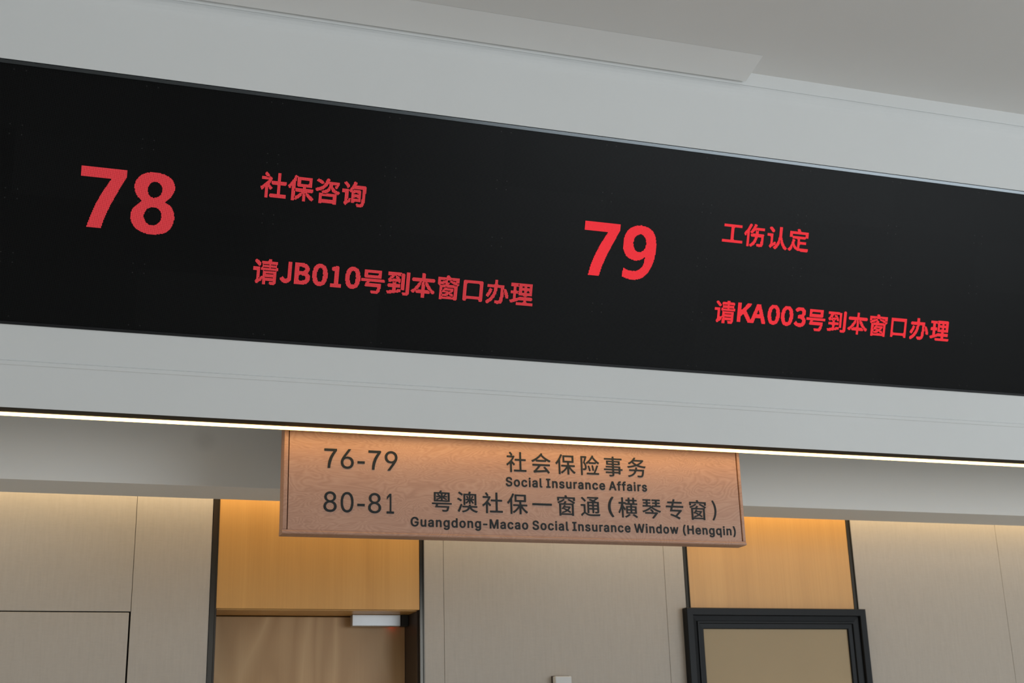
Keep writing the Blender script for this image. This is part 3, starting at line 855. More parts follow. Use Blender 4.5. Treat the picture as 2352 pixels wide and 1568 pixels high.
        (26, 13, 4, 21, 1, 46, 17, 73, 6, 83, 7, 97, 6, 112, 6, 120, 6, 135, 6, 149, 12, 164, 33, 204, 2, 209, 5, 218, 3, 222, 4, 229, 5, 247, 5, 253, 4, 258, 5, 279, 26, 315, 4, 339, 4, 354, 4, 361, 5, 372, 4, 377, 5, 388, 12, 401, 20),
        (27, 8, 9, 19, 23, 46, 16, 73, 6, 83, 6, 97, 6, 112, 6, 120, 6, 135, 6, 149, 11, 164, 33, 203, 8, 213, 2, 217, 4, 222, 4, 229, 5, 247, 5, 253, 4, 258, 5, 279, 27, 315, 4, 339, 4, 354, 5, 361, 5, 372, 4, 377, 4, 388, 12, 401, 4, 408, 5, 416, 5),
        (28, 8, 9, 19, 23, 46, 15, 73, 7, 83, 6, 97, 6, 112, 6, 120, 6, 135, 6, 149, 11, 203, 13, 217, 4, 222, 4, 229, 5, 248, 4, 253, 3, 257, 5, 277, 3, 283, 19, 304, 3, 315, 4, 339, 4, 354, 5, 361, 5, 372, 4, 377, 4, 388, 12, 401, 4, 410, 3, 416, 5),
        (29, 8, 9, 19, 23, 46, 15, 74, 6, 82, 7, 97, 6, 112, 6, 120, 6, 135, 6, 149, 11, 169, 23, 202, 19, 222, 4, 229, 5, 249, 3, 253, 3, 257, 3, 277, 6, 287, 6, 302, 6, 315, 4, 339, 4, 355, 2, 362, 5, 372, 8, 389, 11, 401, 4, 408, 5, 416, 5),
        (30, 8, 9, 19, 3, 29, 3, 39, 3, 46, 15, 74, 6, 82, 6, 97, 6, 111, 7, 120, 6, 134, 7, 151, 10, 169, 24, 203, 4, 209, 11, 222, 4, 229, 5, 239, 17, 257, 14, 276, 10, 288, 5, 300, 8, 315, 4, 339, 4, 363, 4, 372, 5, 392, 5, 401, 20),
        (31, 21, 19, 46, 6, 54, 8, 75, 6, 82, 6, 97, 7, 111, 7, 120, 7, 134, 7, 155, 7, 169, 24, 204, 6, 213, 1, 216, 4, 222, 4, 229, 5, 238, 34, 279, 8, 288, 5, 298, 6, 315, 4, 339, 4, 352, 25, 392, 5, 401, 20),
        (32, 21, 19, 46, 6, 55, 8, 75, 13, 98, 6, 111, 6, 121, 6, 134, 6, 156, 6, 169, 24, 205, 5, 214, 5, 222, 4, 229, 5, 238, 34, 276, 15, 295, 13, 315, 4, 339, 4, 351, 26, 392, 5, 401, 20),
        (33, 15, 3, 21, 19, 46, 6, 56, 8, 75, 12, 98, 6, 111, 6, 121, 6, 134, 6, 156, 6, 169, 24, 205, 6, 213, 5, 222, 4, 229, 5, 238, 34, 276, 4, 282, 8, 294, 8, 303, 5, 315, 4, 339, 4, 351, 26, 392, 5, 401, 20),
        (34, 14, 5, 21, 19, 46, 6, 57, 8, 76, 11, 98, 6, 111, 6, 121, 6, 134, 6, 156, 6, 169, 4, 188, 5, 206, 5, 213, 5, 222, 4, 229, 5, 239, 32, 276, 4, 286, 4, 294, 4, 303, 5, 315, 28, 351, 26, 392, 5, 401, 4, 409, 4, 416, 5),
        (35, 13, 6, 21, 1, 29, 3, 39, 1, 46, 6, 58, 8, 76, 10, 98, 7, 110, 7, 121, 7, 133, 7, 146, 3, 156, 6, 169, 4, 188, 5, 206, 6, 213, 1, 222, 4, 229, 5, 253, 4, 276, 10, 289, 6, 298, 10, 315, 28, 352, 25, 392, 5, 400, 5, 409, 4, 416, 5),
        (36, 12, 6, 20, 21, 46, 6, 59, 8, 76, 10, 99, 7, 109, 7, 122, 7, 132, 7, 145, 6, 155, 7, 169, 5, 188, 5, 202, 24, 229, 5, 253, 4, 276, 32, 315, 28, 362, 5, 388, 33),
        (37, 11, 6, 20, 21, 46, 6, 59, 9, 77, 9, 99, 17, 122, 17, 144, 18, 169, 24, 202, 24, 229, 5, 253, 4, 276, 32, 315, 28, 362, 5, 388, 12, 401, 20),
        (38, 10, 6, 20, 21, 46, 6, 60, 8, 77, 8, 100, 15, 123, 15, 144, 17, 169, 24, 202, 24, 229, 5, 253, 4, 276, 32, 315, 28, 362, 5, 388, 12, 401, 20),
        (39, 10, 5, 21, 19, 46, 6, 61, 8, 77, 8, 101, 13, 124, 13, 145, 15, 169, 24, 202, 20, 229, 5, 253, 4, 289, 5, 362, 5, 388, 33),
        (40, 11, 3, 28, 5, 46, 6, 62, 7, 78, 7, 102, 11, 125, 11, 146, 13, 169, 24, 229, 5, 253, 4, 288, 6, 362, 5, 401, 19),
        (41, 28, 5, 103, 9, 126, 9, 148, 10, 230, 3, 253, 4, 289, 4, 362, 5)]),
}


def led_text(key, name, mat, label):
    c0, r0, rows = LED[key]           # every row: its number, then start and length of each lit run
    vs, fs, uvs = [], [], []
    y0, z0 = fp(V0, -0.0018)
    for row in rows:
        j = row[0]
        for a, n_ in zip(row[1::2], row[2::2]):
            for i in range(a, a + n_):
                k = len(vs)
                for du, dv in ((0, 0), (1, 0), (1, 1), (0, 1)):
                    u = (c0 + i + du) * P
                    v = (r0 + j + dv) * P
                    vs.append((u - so[0], y0 + VY * v - so[1], z0 + VZ * v - so[2]))
                    uvs.append((du, dv))
                fs.append((k, k + 1, k + 2, k + 3))
    me = bpy.data.meshes.new(name)
    me.from_pydata(vs, [], fs)
    ul = me.uv_layers.new(name='UVMap')
    for i, uv in enumerate(uvs):
        ul.data[i].uv = uv
    o = link(name, me, mat, scr)
    o['label'] = label
    return o


led_text('numeral78', 'lit_number', 'lit_left', 'glowing red number 78')
led_text('title78', 'lit_title', 'lit_left', 'glowing red line of four characters beside 78')
led_text('call78', 'lit_message', 'lit_left', 'glowing red message with JB010')
led_text('numeral79', 'lit_number', 'lit_right', 'glowing red number 79')
led_text('title79', 'lit_title', 'lit_right', 'glowing red line of four characters beside 79')
led_text('call79', 'lit_message', 'lit_right', 'glowing red message with KA003')

# ------------------------------------------------------------------ hanging wooden sign
sg = empty('hanging_sign', (1.543, 4.375, 2.322))
tag(sg, 'wooden sign board with dark lettering hanging behind the light strip', 'sign')
go = (1.543, 4.375, 2.322)
ZT = 2.858
prism('bottom_rail', [(4.410, 2.323), (4.410, 2.3362), (4.3425, 2.3362), (4.3425, 2.3330), (4.3400, 2.3300), (4.3400, 2.3250), (4.3430, 2.322), (4.407, 2.322)],
      0.680, 2.408, 'rail_wood', sg, go)
boxes('side_rail', [(0.6803, 0.6950, 4.3415, 4.410, 2.3364, ZT)], 'rail_wood', sg, 0.0025, go)
boxes('side_rail', [(2.3955, 2.4077, 4.3415, 4.410, 2.3364, ZT)], 'rail_wood', sg, 0.0025, go)
boxes('backing_board', [(0.6953, 2.3952, 4.362, 4.409, 2.3364, ZT)], 'gap', sg, 0, go)
boxes('face_panel', [(0.6982, 2.3925, 4.345, 4.3615, 2.3367, ZT)], 'sign_wood', sg, 0.0006, go)

CJK, DIG, LAT, ADV = (
{
    '社': [[(192, -80), (198, -82), (258, -82), (266, -80), (269, -74), (270, 310), (271, 320), (274, 322), (278, 320), (364, 220), (368, 219), (374, 222), (410, 270), (415, 280), (414, 286), (409, 290), (293, 406), (286, 416), (288, 424), (351, 516), (401, 616), (402, 620), (402, 626), (397, 630), (374, 647), (358, 655), (344, 653), (274, 653), (261, 656), (264, 660), (304, 686), (307, 690), (307, 696), (267, 756), (218, 812), (214, 817), (208, 819), (199, 816), (158, 792), (152, 786), (152, 780), (204, 715), (236, 660), (236, 656), (228, 653), (54, 652), (48, 649), (46, 640), (46, 586), (48, 580), (54, 576), (58, 576), (288, 575), (294, 573), (295, 570), (293, 566), (250, 496), (179, 410), (104, 340), (27, 286), (23, 280), (23, 276), (39, 246), (53, 210), (58, 206), (68, 210), (128, 255), (178, 301), (184, 304), (188, 300), (188, -70), (189, -74)], [(378, -44), (924, -44), (928, -44), (934, -40), (936, -30), (936, 26), (934, 33), (928, 36), (718, 37), (714, 38), (710, 40), (708, 46), (709, 430), (714, 435), (718, 436), (898, 436), (908, 437), (913, 440), (915, 446), (915, 500), (913, 510), (908, 514), (904, 515), (718, 516), (714, 516), (709, 520), (708, 810), (708, 816), (704, 821), (694, 823), (634, 823), (627, 820), (624, 816), (623, 520), (618, 516), (614, 516), (424, 515), (418, 514), (414, 510), (412, 506), (412, 446), (414, 440), (418, 437), (428, 436), (614, 436), (618, 435), (623, 430), (624, 46), (622, 40), (618, 38), (614, 37), (374, 36), (368, 33), (366, 26), (366, -34), (368, -41), (374, -44)]],
    '会': [[(812, -80), (824, -76), (874, -44), (880, -40), (881, -34), (878, -30), (824, 48), (756, 126), (738, 146), (658, 221), (654, 221), (634, 211), (598, 192), (592, 186), (593, 180), (598, 176), (654, 120), (689, 80), (690, 76), (688, 74), (648, 69), (324, 44), (294, 42), (288, 42), (284, 46), (287, 50), (298, 63), (369, 136), (464, 248), (474, 250), (884, 251), (888, 252), (893, 256), (895, 260), (895, 320), (894, 326), (888, 331), (878, 332), (94, 332), (87, 330), (82, 326), (81, 260), (84, 254), (88, 251), (338, 250), (344, 250), (348, 246), (345, 240), (264, 142), (204, 79), (158, 39), (126, 20), (124, 16), (125, 10), (145, -50), (148, -56), (153, -60), (158, -60), (274, -42), (748, -1), (754, -2), (758, -5), (784, -40), (806, -74)], [(93, 416), (98, 416), (108, 420), (178, 455), (244, 492), (248, 492), (251, 486), (251, 450), (253, 446), (258, 441), (264, 440), (714, 441), (722, 446), (723, 450), (724, 496), (726, 500), (728, 502), (738, 498), (798, 464), (874, 429), (884, 427), (888, 431), (911, 460), (932, 486), (936, 490), (936, 496), (928, 501), (814, 550), (708, 610), (618, 673), (548, 735), (539, 746), (539, 750), (542, 756), (561, 780), (561, 786), (558, 789), (498, 816), (488, 818), (480, 810), (423, 740), (354, 675), (334, 659), (253, 600), (158, 543), (41, 486), (38, 480), (41, 476), (68, 446), (87, 420)], [(294, 520), (293, 526), (299, 530), (388, 596), (478, 681), (484, 686), (488, 687), (498, 681), (588, 600), (688, 530), (694, 526), (694, 520), (684, 519), (304, 519)]],
    '保': [[(180, -80), (234, -80), (240, -78), (243, -70), (243, 584), (246, 594), (297, 690), (335, 774), (340, 790), (334, 796), (274, 815), (270, 815), (263, 810), (216, 704), (155, 600), (91, 510), (24, 437), (19, 430), (19, 424), (22, 420), (41, 390), (57, 360), (60, 356), (64, 354), (72, 360), (117, 410), (154, 457), (160, 460), (163, 454), (163, -70), (165, -76), (170, -79)], [(578, -80), (584, -83), (650, -83), (654, -81), (658, -76), (658, 194), (660, 203), (664, 203), (670, 197), (724, 120), (799, 40), (815, 24), (894, -38), (900, -39), (904, -38), (953, 20), (952, 24), (946, 30), (880, 74), (811, 134), (753, 200), (711, 260), (710, 264), (714, 268), (720, 268), (914, 268), (924, 270), (928, 274), (929, 280), (930, 330), (928, 340), (924, 343), (914, 344), (670, 344), (664, 345), (660, 348), (658, 354), (658, 444), (660, 450), (664, 454), (864, 454), (870, 455), (875, 460), (877, 470), (877, 760), (875, 770), (870, 774), (380, 774), (370, 773), (366, 770), (364, 760), (364, 470), (366, 460), (370, 456), (380, 454), (570, 454), (574, 450), (574, 444), (574, 354), (574, 350), (570, 345), (564, 344), (304, 344), (300, 344), (294, 341), (292, 334), (292, 280), (294, 272), (300, 269), (514, 268), (520, 267), (523, 264), (522, 260), (478, 200), (414, 132), (344, 74), (273, 30), (267, 24), (267, 20), (290, -6), (314, -36), (320, -38), (324, -37), (394, 12), (460, 69), (527, 144), (564, 194), (570, 200), (572, 200), (574, 194), (574, -70), (575, -76)], [(444, 534), (443, 540), (443, 690), (444, 696), (450, 699), (784, 700), (790, 699), (794, 694), (794, 540), (793, 534), (790, 532), (454, 531), (450, 531)]],
    '险': [[(81, -78), (90, -80), (144, -80), (150, -78), (153, -68), (153, 698), (155, 702), (164, 705), (254, 705), (261, 702), (262, 698), (230, 602), (191, 492), (194, 482), (235, 428), (260, 378), (271, 338), (276, 298), (272, 258), (260, 232), (250, 225), (230, 221), (180, 222), (174, 220), (172, 218), (172, 212), (181, 188), (188, 152), (194, 148), (200, 148), (240, 148), (264, 151), (284, 156), (294, 161), (313, 172), (330, 192), (336, 202), (345, 232), (351, 292), (347, 338), (336, 378), (306, 442), (270, 492), (267, 498), (267, 502), (315, 628), (359, 748), (358, 752), (354, 758), (310, 782), (290, 781), (90, 781), (80, 778), (77, 772), (77, -68), (78, -72)], [(353, -32), (360, -36), (364, -36), (920, -36), (930, -33), (932, -22), (932, 28), (930, 35), (924, 38), (764, 39), (760, 40), (756, 42), (759, 52), (830, 198), (896, 352), (897, 362), (890, 369), (834, 383), (830, 382), (825, 378), (761, 208), (685, 48), (680, 40), (674, 39), (360, 39), (354, 36), (351, 28), (351, -22)], [(470, 108), (474, 106), (480, 107), (530, 122), (534, 128), (535, 132), (510, 242), (474, 351), (470, 360), (464, 363), (414, 351), (408, 348), (405, 342), (408, 328), (441, 228), (463, 122), (466, 112)], [(631, 138), (634, 135), (640, 135), (689, 142), (694, 145), (697, 152), (681, 272), (660, 368), (656, 378), (650, 383), (600, 376), (592, 372), (590, 368), (612, 258), (628, 142)], [(363, 432), (370, 428), (374, 430), (454, 493), (460, 492), (461, 488), (462, 452), (464, 449), (470, 446), (790, 446), (794, 448), (798, 452), (799, 458), (800, 518), (900, 441), (910, 435), (914, 436), (920, 442), (929, 462), (951, 498), (953, 502), (950, 508), (944, 512), (850, 580), (749, 672), (674, 762), (674, 771), (686, 792), (687, 798), (684, 803), (630, 823), (620, 824), (613, 818), (571, 742), (512, 662), (450, 595), (390, 542), (330, 499), (323, 492), (323, 488), (325, 482)], [(490, 521), (488, 522), (490, 528), (560, 602), (623, 688), (630, 694), (634, 694), (640, 689), (714, 602), (784, 536), (796, 522), (794, 519), (784, 519), (500, 519)]],
    '事': [[(312, -84), (320, -86), (334, -86), (400, -85), (420, -83), (474, -74), (500, -60), (506, -54), (515, -38), (519, -28), (524, 6), (524, 56), (526, 62), (530, 64), (740, 65), (746, 62), (747, 32), (750, 25), (754, 22), (820, 22), (828, 26), (830, 36), (830, 186), (831, 192), (834, 194), (840, 195), (920, 195), (925, 196), (930, 202), (931, 206), (931, 252), (930, 257), (924, 262), (920, 263), (840, 263), (834, 264), (831, 266), (830, 272), (830, 372), (829, 376), (824, 382), (814, 384), (534, 384), (527, 386), (524, 392), (525, 436), (530, 442), (800, 443), (810, 444), (814, 452), (814, 456), (814, 612), (812, 622), (810, 624), (800, 625), (534, 625), (528, 626), (525, 632), (524, 662), (525, 666), (530, 671), (534, 672), (904, 672), (910, 675), (912, 682), (912, 732), (910, 738), (904, 741), (900, 742), (534, 742), (530, 742), (525, 746), (524, 752), (524, 806), (522, 816), (514, 820), (454, 820), (444, 818), (440, 812), (440, 752), (439, 746), (434, 742), (74, 742), (64, 740), (61, 736), (60, 726), (60, 682), (64, 673), (70, 672), (430, 672), (434, 671), (439, 666), (439, 632), (434, 626), (174, 625), (164, 622), (162, 612), (162, 456), (164, 446), (174, 443), (434, 442), (439, 436), (440, 432), (440, 392), (437, 386), (430, 384), (144, 384), (138, 382), (135, 376), (134, 372), (135, 332), (136, 326), (144, 322), (434, 321), (439, 316), (440, 312), (440, 272), (438, 266), (434, 264), (430, 263), (54, 263), (50, 262), (44, 259), (42, 252), (42, 206), (44, 199), (50, 196), (430, 195), (434, 194), (438, 192), (440, 186), (440, 142), (439, 136), (434, 132), (140, 132), (130, 130), (126, 126), (124, 116), (125, 76), (126, 72), (130, 67), (134, 65), (430, 65), (434, 64), (438, 62), (440, 56), (439, 6), (438, -4), (434, -9), (424, -13), (410, -15), (294, -14), (290, -14), (284, -18), (284, -24), (296, -48), (307, -78)], [(530, 132), (525, 136), (524, 142), (524, 186), (526, 192), (530, 194), (740, 195), (746, 192), (747, 142), (744, 134), (740, 132)], [(530, 264), (526, 266), (524, 272), (524, 312), (525, 316), (530, 321), (740, 322), (744, 319), (746, 316), (747, 272), (744, 265), (740, 263)], [(244, 506), (242, 512), (242, 556), (244, 561), (250, 563), (430, 563), (436, 562), (439, 556), (440, 512), (437, 506), (434, 505), (250, 504)], [(530, 505), (527, 506), (524, 512), (525, 556), (530, 562), (720, 563), (727, 562), (731, 556), (731, 512), (729, 506), (724, 504)]],
    '务': [[(94, -78), (98, -80), (102, -79), (202, -48), (292, -6), (302, 1), (362, 46), (374, 56), (428, 122), (468, 196), (472, 203), (478, 204), (748, 204), (755, 202), (757, 196), (740, 96), (723, 42), (702, 9), (688, 1), (668, -1), (598, 0), (522, 5), (518, 4), (514, 2), (514, -4), (528, -34), (533, -58), (538, -66), (542, -69), (622, -72), (678, -72), (698, -70), (731, -64), (757, -48), (768, -41), (798, 6), (823, 96), (844, 236), (848, 272), (845, 276), (838, 279), (502, 280), (499, 282), (498, 286), (505, 316), (511, 356), (512, 362), (509, 366), (498, 370), (438, 374), (432, 373), (428, 366), (418, 312), (412, 286), (408, 280), (402, 279), (132, 279), (122, 277), (118, 272), (118, 266), (118, 216), (118, 212), (122, 206), (132, 204), (372, 204), (379, 202), (379, 196), (346, 142), (302, 96), (282, 81), (232, 49), (212, 40), (152, 16), (62, -7), (58, -9), (53, -14), (53, -18), (56, -24), (74, -48), (89, -74)], [(70, 346), (78, 342), (82, 343), (228, 365), (358, 395), (492, 437), (612, 399), (742, 371), (888, 354), (892, 355), (898, 362), (911, 386), (934, 422), (932, 427), (922, 430), (802, 440), (688, 458), (618, 475), (599, 482), (602, 488), (662, 521), (727, 566), (788, 621), (836, 682), (838, 686), (838, 692), (832, 697), (792, 723), (772, 720), (402, 721), (400, 726), (439, 782), (448, 796), (449, 802), (442, 806), (438, 808), (372, 820), (368, 818), (361, 812), (319, 752), (258, 686), (182, 625), (92, 571), (87, 566), (85, 562), (86, 556), (108, 534), (128, 507), (132, 504), (138, 505), (202, 545), (260, 586), (268, 589), (272, 586), (328, 532), (388, 492), (392, 486), (388, 482), (382, 480), (228, 442), (48, 415), (43, 412), (42, 406), (58, 376)], [(488, 519), (424, 552), (368, 592), (328, 632), (324, 636), (324, 642), (328, 645), (338, 648), (692, 648), (701, 646), (701, 642), (697, 636), (658, 604), (588, 560), (502, 520), (492, 518)]],
    '粤': [[(534, -72), (598, -75), (674, -74), (708, -69), (744, -50), (767, -18), (785, 32), (790, 48), (805, 122), (809, 152), (808, 158), (804, 161), (794, 162), (304, 163), (298, 165), (298, 172), (312, 218), (318, 230), (328, 232), (908, 233), (914, 235), (917, 242), (917, 288), (914, 296), (904, 299), (64, 299), (58, 298), (54, 295), (51, 288), (51, 242), (54, 236), (58, 233), (224, 232), (228, 232), (232, 228), (215, 172), (190, 108), (190, 102), (194, 99), (204, 98), (708, 98), (714, 96), (715, 92), (715, 88), (701, 32), (684, 3), (674, -4), (644, -7), (588, -6), (508, 0), (499, -2), (497, -8), (511, -38), (518, -66), (524, -71)], [(142, 352), (148, 349), (154, 349), (814, 349), (824, 350), (828, 358), (828, 362), (828, 732), (827, 742), (824, 746), (814, 748), (458, 748), (456, 752), (458, 758), (490, 798), (494, 802), (495, 808), (488, 812), (484, 814), (418, 826), (414, 825), (408, 820), (384, 779), (364, 752), (358, 748), (154, 748), (144, 745), (142, 742), (140, 732), (140, 362)], [(218, 411), (215, 418), (215, 678), (216, 682), (224, 686), (308, 685), (314, 682), (308, 678), (284, 664), (281, 658), (346, 602), (350, 598), (348, 595), (344, 593), (248, 592), (244, 589), (241, 582), (242, 542), (247, 538), (254, 536), (384, 536), (394, 535), (397, 532), (392, 528), (338, 498), (254, 468), (241, 462), (239, 458), (241, 452), (274, 412), (264, 410)], [(284, 411), (280, 412), (286, 418), (368, 451), (444, 499), (450, 498), (451, 492), (451, 422), (456, 412), (444, 410), (298, 410)], [(514, 412), (517, 428), (517, 528), (518, 533), (524, 536), (548, 536), (554, 535), (556, 532), (554, 528), (531, 502), (532, 498), (538, 492), (608, 459), (678, 423), (684, 424), (698, 440), (713, 458), (713, 462), (708, 467), (584, 527), (577, 532), (588, 536), (708, 536), (714, 537), (718, 540), (721, 548), (721, 582), (718, 589), (714, 592), (628, 592), (624, 593), (620, 598), (682, 652), (685, 658), (684, 663), (661, 678), (657, 682), (658, 684), (668, 686), (744, 686), (748, 684), (751, 678), (751, 418), (749, 412), (744, 410), (524, 410)], [(408, 594), (407, 598), (417, 608), (416, 612), (383, 642), (337, 678), (334, 682), (338, 686), (348, 686), (444, 686), (448, 685), (453, 682), (451, 672), (450, 598), (448, 595), (444, 592), (414, 593)], [(518, 596), (517, 602), (517, 672), (515, 682), (518, 685), (618, 686), (624, 686), (628, 683), (627, 678), (598, 649), (551, 608), (544, 594), (538, 593), (524, 593)]],
    '澳': [[(287, -82), (294, -82), (384, -58), (450, -33), (470, -23), (524, 14), (564, 55), (589, 94), (594, 98), (602, 94), (634, 48), (680, 6), (740, -32), (814, -63), (874, -78), (894, -81), (901, -76), (918, -46), (939, -22), (941, -16), (939, -12), (934, -9), (854, 7), (804, 23), (784, 32), (740, 56), (700, 87), (688, 98), (669, 124), (667, 128), (670, 133), (674, 134), (914, 134), (923, 138), (924, 144), (923, 198), (920, 203), (910, 205), (640, 205), (634, 206), (632, 208), (631, 214), (637, 254), (634, 259), (624, 261), (570, 261), (562, 258), (558, 254), (550, 214), (544, 206), (540, 205), (280, 205), (270, 204), (266, 198), (265, 194), (265, 144), (266, 138), (274, 134), (510, 134), (514, 133), (518, 128), (516, 124), (500, 98), (480, 78), (460, 60), (414, 34), (344, 7), (260, -11), (250, -16), (248, -22), (270, -52), (282, -76)], [(117, -66), (124, -67), (132, -56), (196, 84), (261, 244), (259, 248), (253, 254), (210, 284), (200, 289), (193, 284), (125, 124), (59, -12), (55, -22), (57, -26), (62, -32)], [(318, 238), (324, 235), (380, 235), (388, 238), (391, 244), (391, 644), (391, 648), (394, 654), (400, 655), (560, 655), (580, 654), (574, 653), (565, 644), (563, 638), (563, 514), (560, 507), (520, 506), (509, 508), (512, 514), (544, 532), (547, 538), (522, 584), (484, 634), (480, 636), (474, 635), (440, 620), (433, 614), (434, 608), (470, 554), (492, 514), (492, 508), (484, 506), (424, 506), (417, 504), (414, 498), (413, 494), (413, 458), (414, 451), (420, 446), (424, 445), (510, 445), (512, 444), (513, 438), (471, 394), (413, 354), (408, 348), (407, 344), (435, 304), (440, 298), (444, 298), (509, 348), (554, 398), (560, 401), (563, 394), (563, 304), (566, 298), (570, 296), (580, 295), (620, 295), (626, 298), (628, 308), (628, 404), (630, 412), (634, 412), (642, 404), (681, 358), (720, 306), (724, 302), (730, 302), (734, 304), (764, 328), (767, 334), (767, 338), (730, 388), (690, 434), (686, 438), (688, 444), (694, 445), (774, 445), (783, 448), (786, 454), (786, 494), (784, 500), (780, 505), (700, 506), (684, 508), (674, 506), (640, 506), (630, 508), (628, 514), (628, 638), (624, 646), (621, 648), (620, 652), (614, 654), (634, 655), (800, 655), (805, 654), (808, 648), (808, 644), (808, 248), (810, 244), (814, 240), (820, 239), (870, 238), (880, 240), (883, 244), (884, 254), (884, 708), (883, 718), (880, 723), (870, 725), (620, 725), (613, 728), (614, 734), (643, 794), (645, 798), (643, 804), (624, 810), (570, 820), (562, 818), (558, 814), (530, 734), (524, 726), (520, 725), (330, 725), (320, 722), (317, 718), (316, 708), (316, 248)], [(190, 394), (200, 389), (206, 394), (242, 444), (245, 448), (244, 454), (234, 461), (174, 496), (94, 539), (80, 545), (74, 543), (37, 498), (34, 494), (35, 488), (44, 482), (120, 439)], [(630, 425), (628, 438), (632, 444), (640, 445), (654, 444), (653, 438), (648, 434), (634, 424)], [(680, 514), (684, 509), (690, 511), (724, 559), (758, 608), (758, 614), (754, 618), (710, 637), (704, 638), (698, 634), (676, 588), (647, 538), (647, 534), (650, 528)], [(229, 648), (234, 645), (240, 645), (246, 648), (284, 698), (286, 704), (284, 708), (209, 758), (134, 804), (130, 807), (124, 807), (120, 804), (81, 758), (79, 754), (83, 748), (164, 695)]],
    '一': [[(42, 336), (50, 333), (926, 333), (932, 336), (935, 340), (936, 346), (936, 410), (935, 416), (932, 420), (920, 423), (50, 423), (42, 420), (38, 416), (38, 346), (38, 340)]],
    '窗': [[(157, -82), (168, -85), (222, -85), (232, -83), (237, -78), (238, -52), (239, -48), (242, -45), (248, -44), (732, -44), (740, -48), (742, -72), (748, -78), (812, -79), (822, -76), (825, -72), (826, -62), (826, 458), (828, 459), (832, 459), (848, 452), (852, 454), (896, 498), (898, 502), (894, 508), (762, 584), (612, 655), (602, 657), (592, 650), (558, 618), (556, 612), (559, 608), (718, 529), (811, 472), (817, 468), (812, 463), (452, 463), (449, 468), (451, 472), (475, 502), (498, 538), (496, 542), (488, 547), (422, 560), (418, 559), (412, 554), (382, 503), (358, 468), (352, 464), (168, 462), (158, 460), (156, 458), (154, 448), (154, -72)], [(242, 22), (238, 28), (238, 32), (238, 388), (238, 392), (242, 397), (732, 398), (738, 396), (740, 392), (741, 32), (741, 28), (738, 22), (732, 21)], [(296, 32), (302, 28), (308, 29), (382, 52), (457, 82), (528, 122), (538, 119), (588, 89), (648, 49), (652, 46), (658, 48), (690, 82), (694, 88), (694, 92), (688, 100), (642, 130), (592, 159), (589, 162), (587, 168), (622, 204), (659, 252), (686, 302), (687, 308), (684, 312), (652, 328), (642, 331), (432, 330), (426, 332), (426, 338), (442, 368), (443, 372), (440, 378), (408, 384), (388, 387), (382, 386), (378, 382), (353, 338), (318, 292), (266, 242), (264, 238), (266, 232), (288, 216), (302, 202), (308, 200), (312, 200), (318, 204), (352, 236), (380, 268), (388, 272), (582, 272), (588, 271), (589, 268), (563, 232), (528, 200), (522, 197), (512, 200), (452, 229), (398, 251), (392, 252), (388, 252), (382, 248), (353, 218), (351, 212), (354, 208), (422, 178), (452, 163), (458, 158), (452, 151), (378, 116), (282, 89), (268, 82), (267, 78), (269, 72)], [(116, 462), (122, 459), (128, 460), (222, 495), (308, 540), (328, 551), (408, 609), (412, 612), (415, 618), (413, 622), (368, 653), (358, 655), (272, 601), (232, 581), (182, 557), (88, 524), (84, 522), (81, 518), (81, 512)], [(72, 578), (78, 574), (82, 574), (142, 574), (150, 578), (152, 588), (153, 662), (156, 668), (162, 669), (808, 669), (814, 662), (814, 588), (818, 580), (828, 578), (888, 578), (892, 579), (897, 582), (899, 588), (899, 728), (897, 732), (892, 736), (888, 737), (542, 738), (538, 739), (532, 746), (515, 782), (495, 818), (488, 824), (482, 824), (422, 809), (411, 802), (410, 798), (412, 792), (434, 748), (435, 742), (432, 739), (78, 737), (72, 734), (70, 728), (70, 588)]],
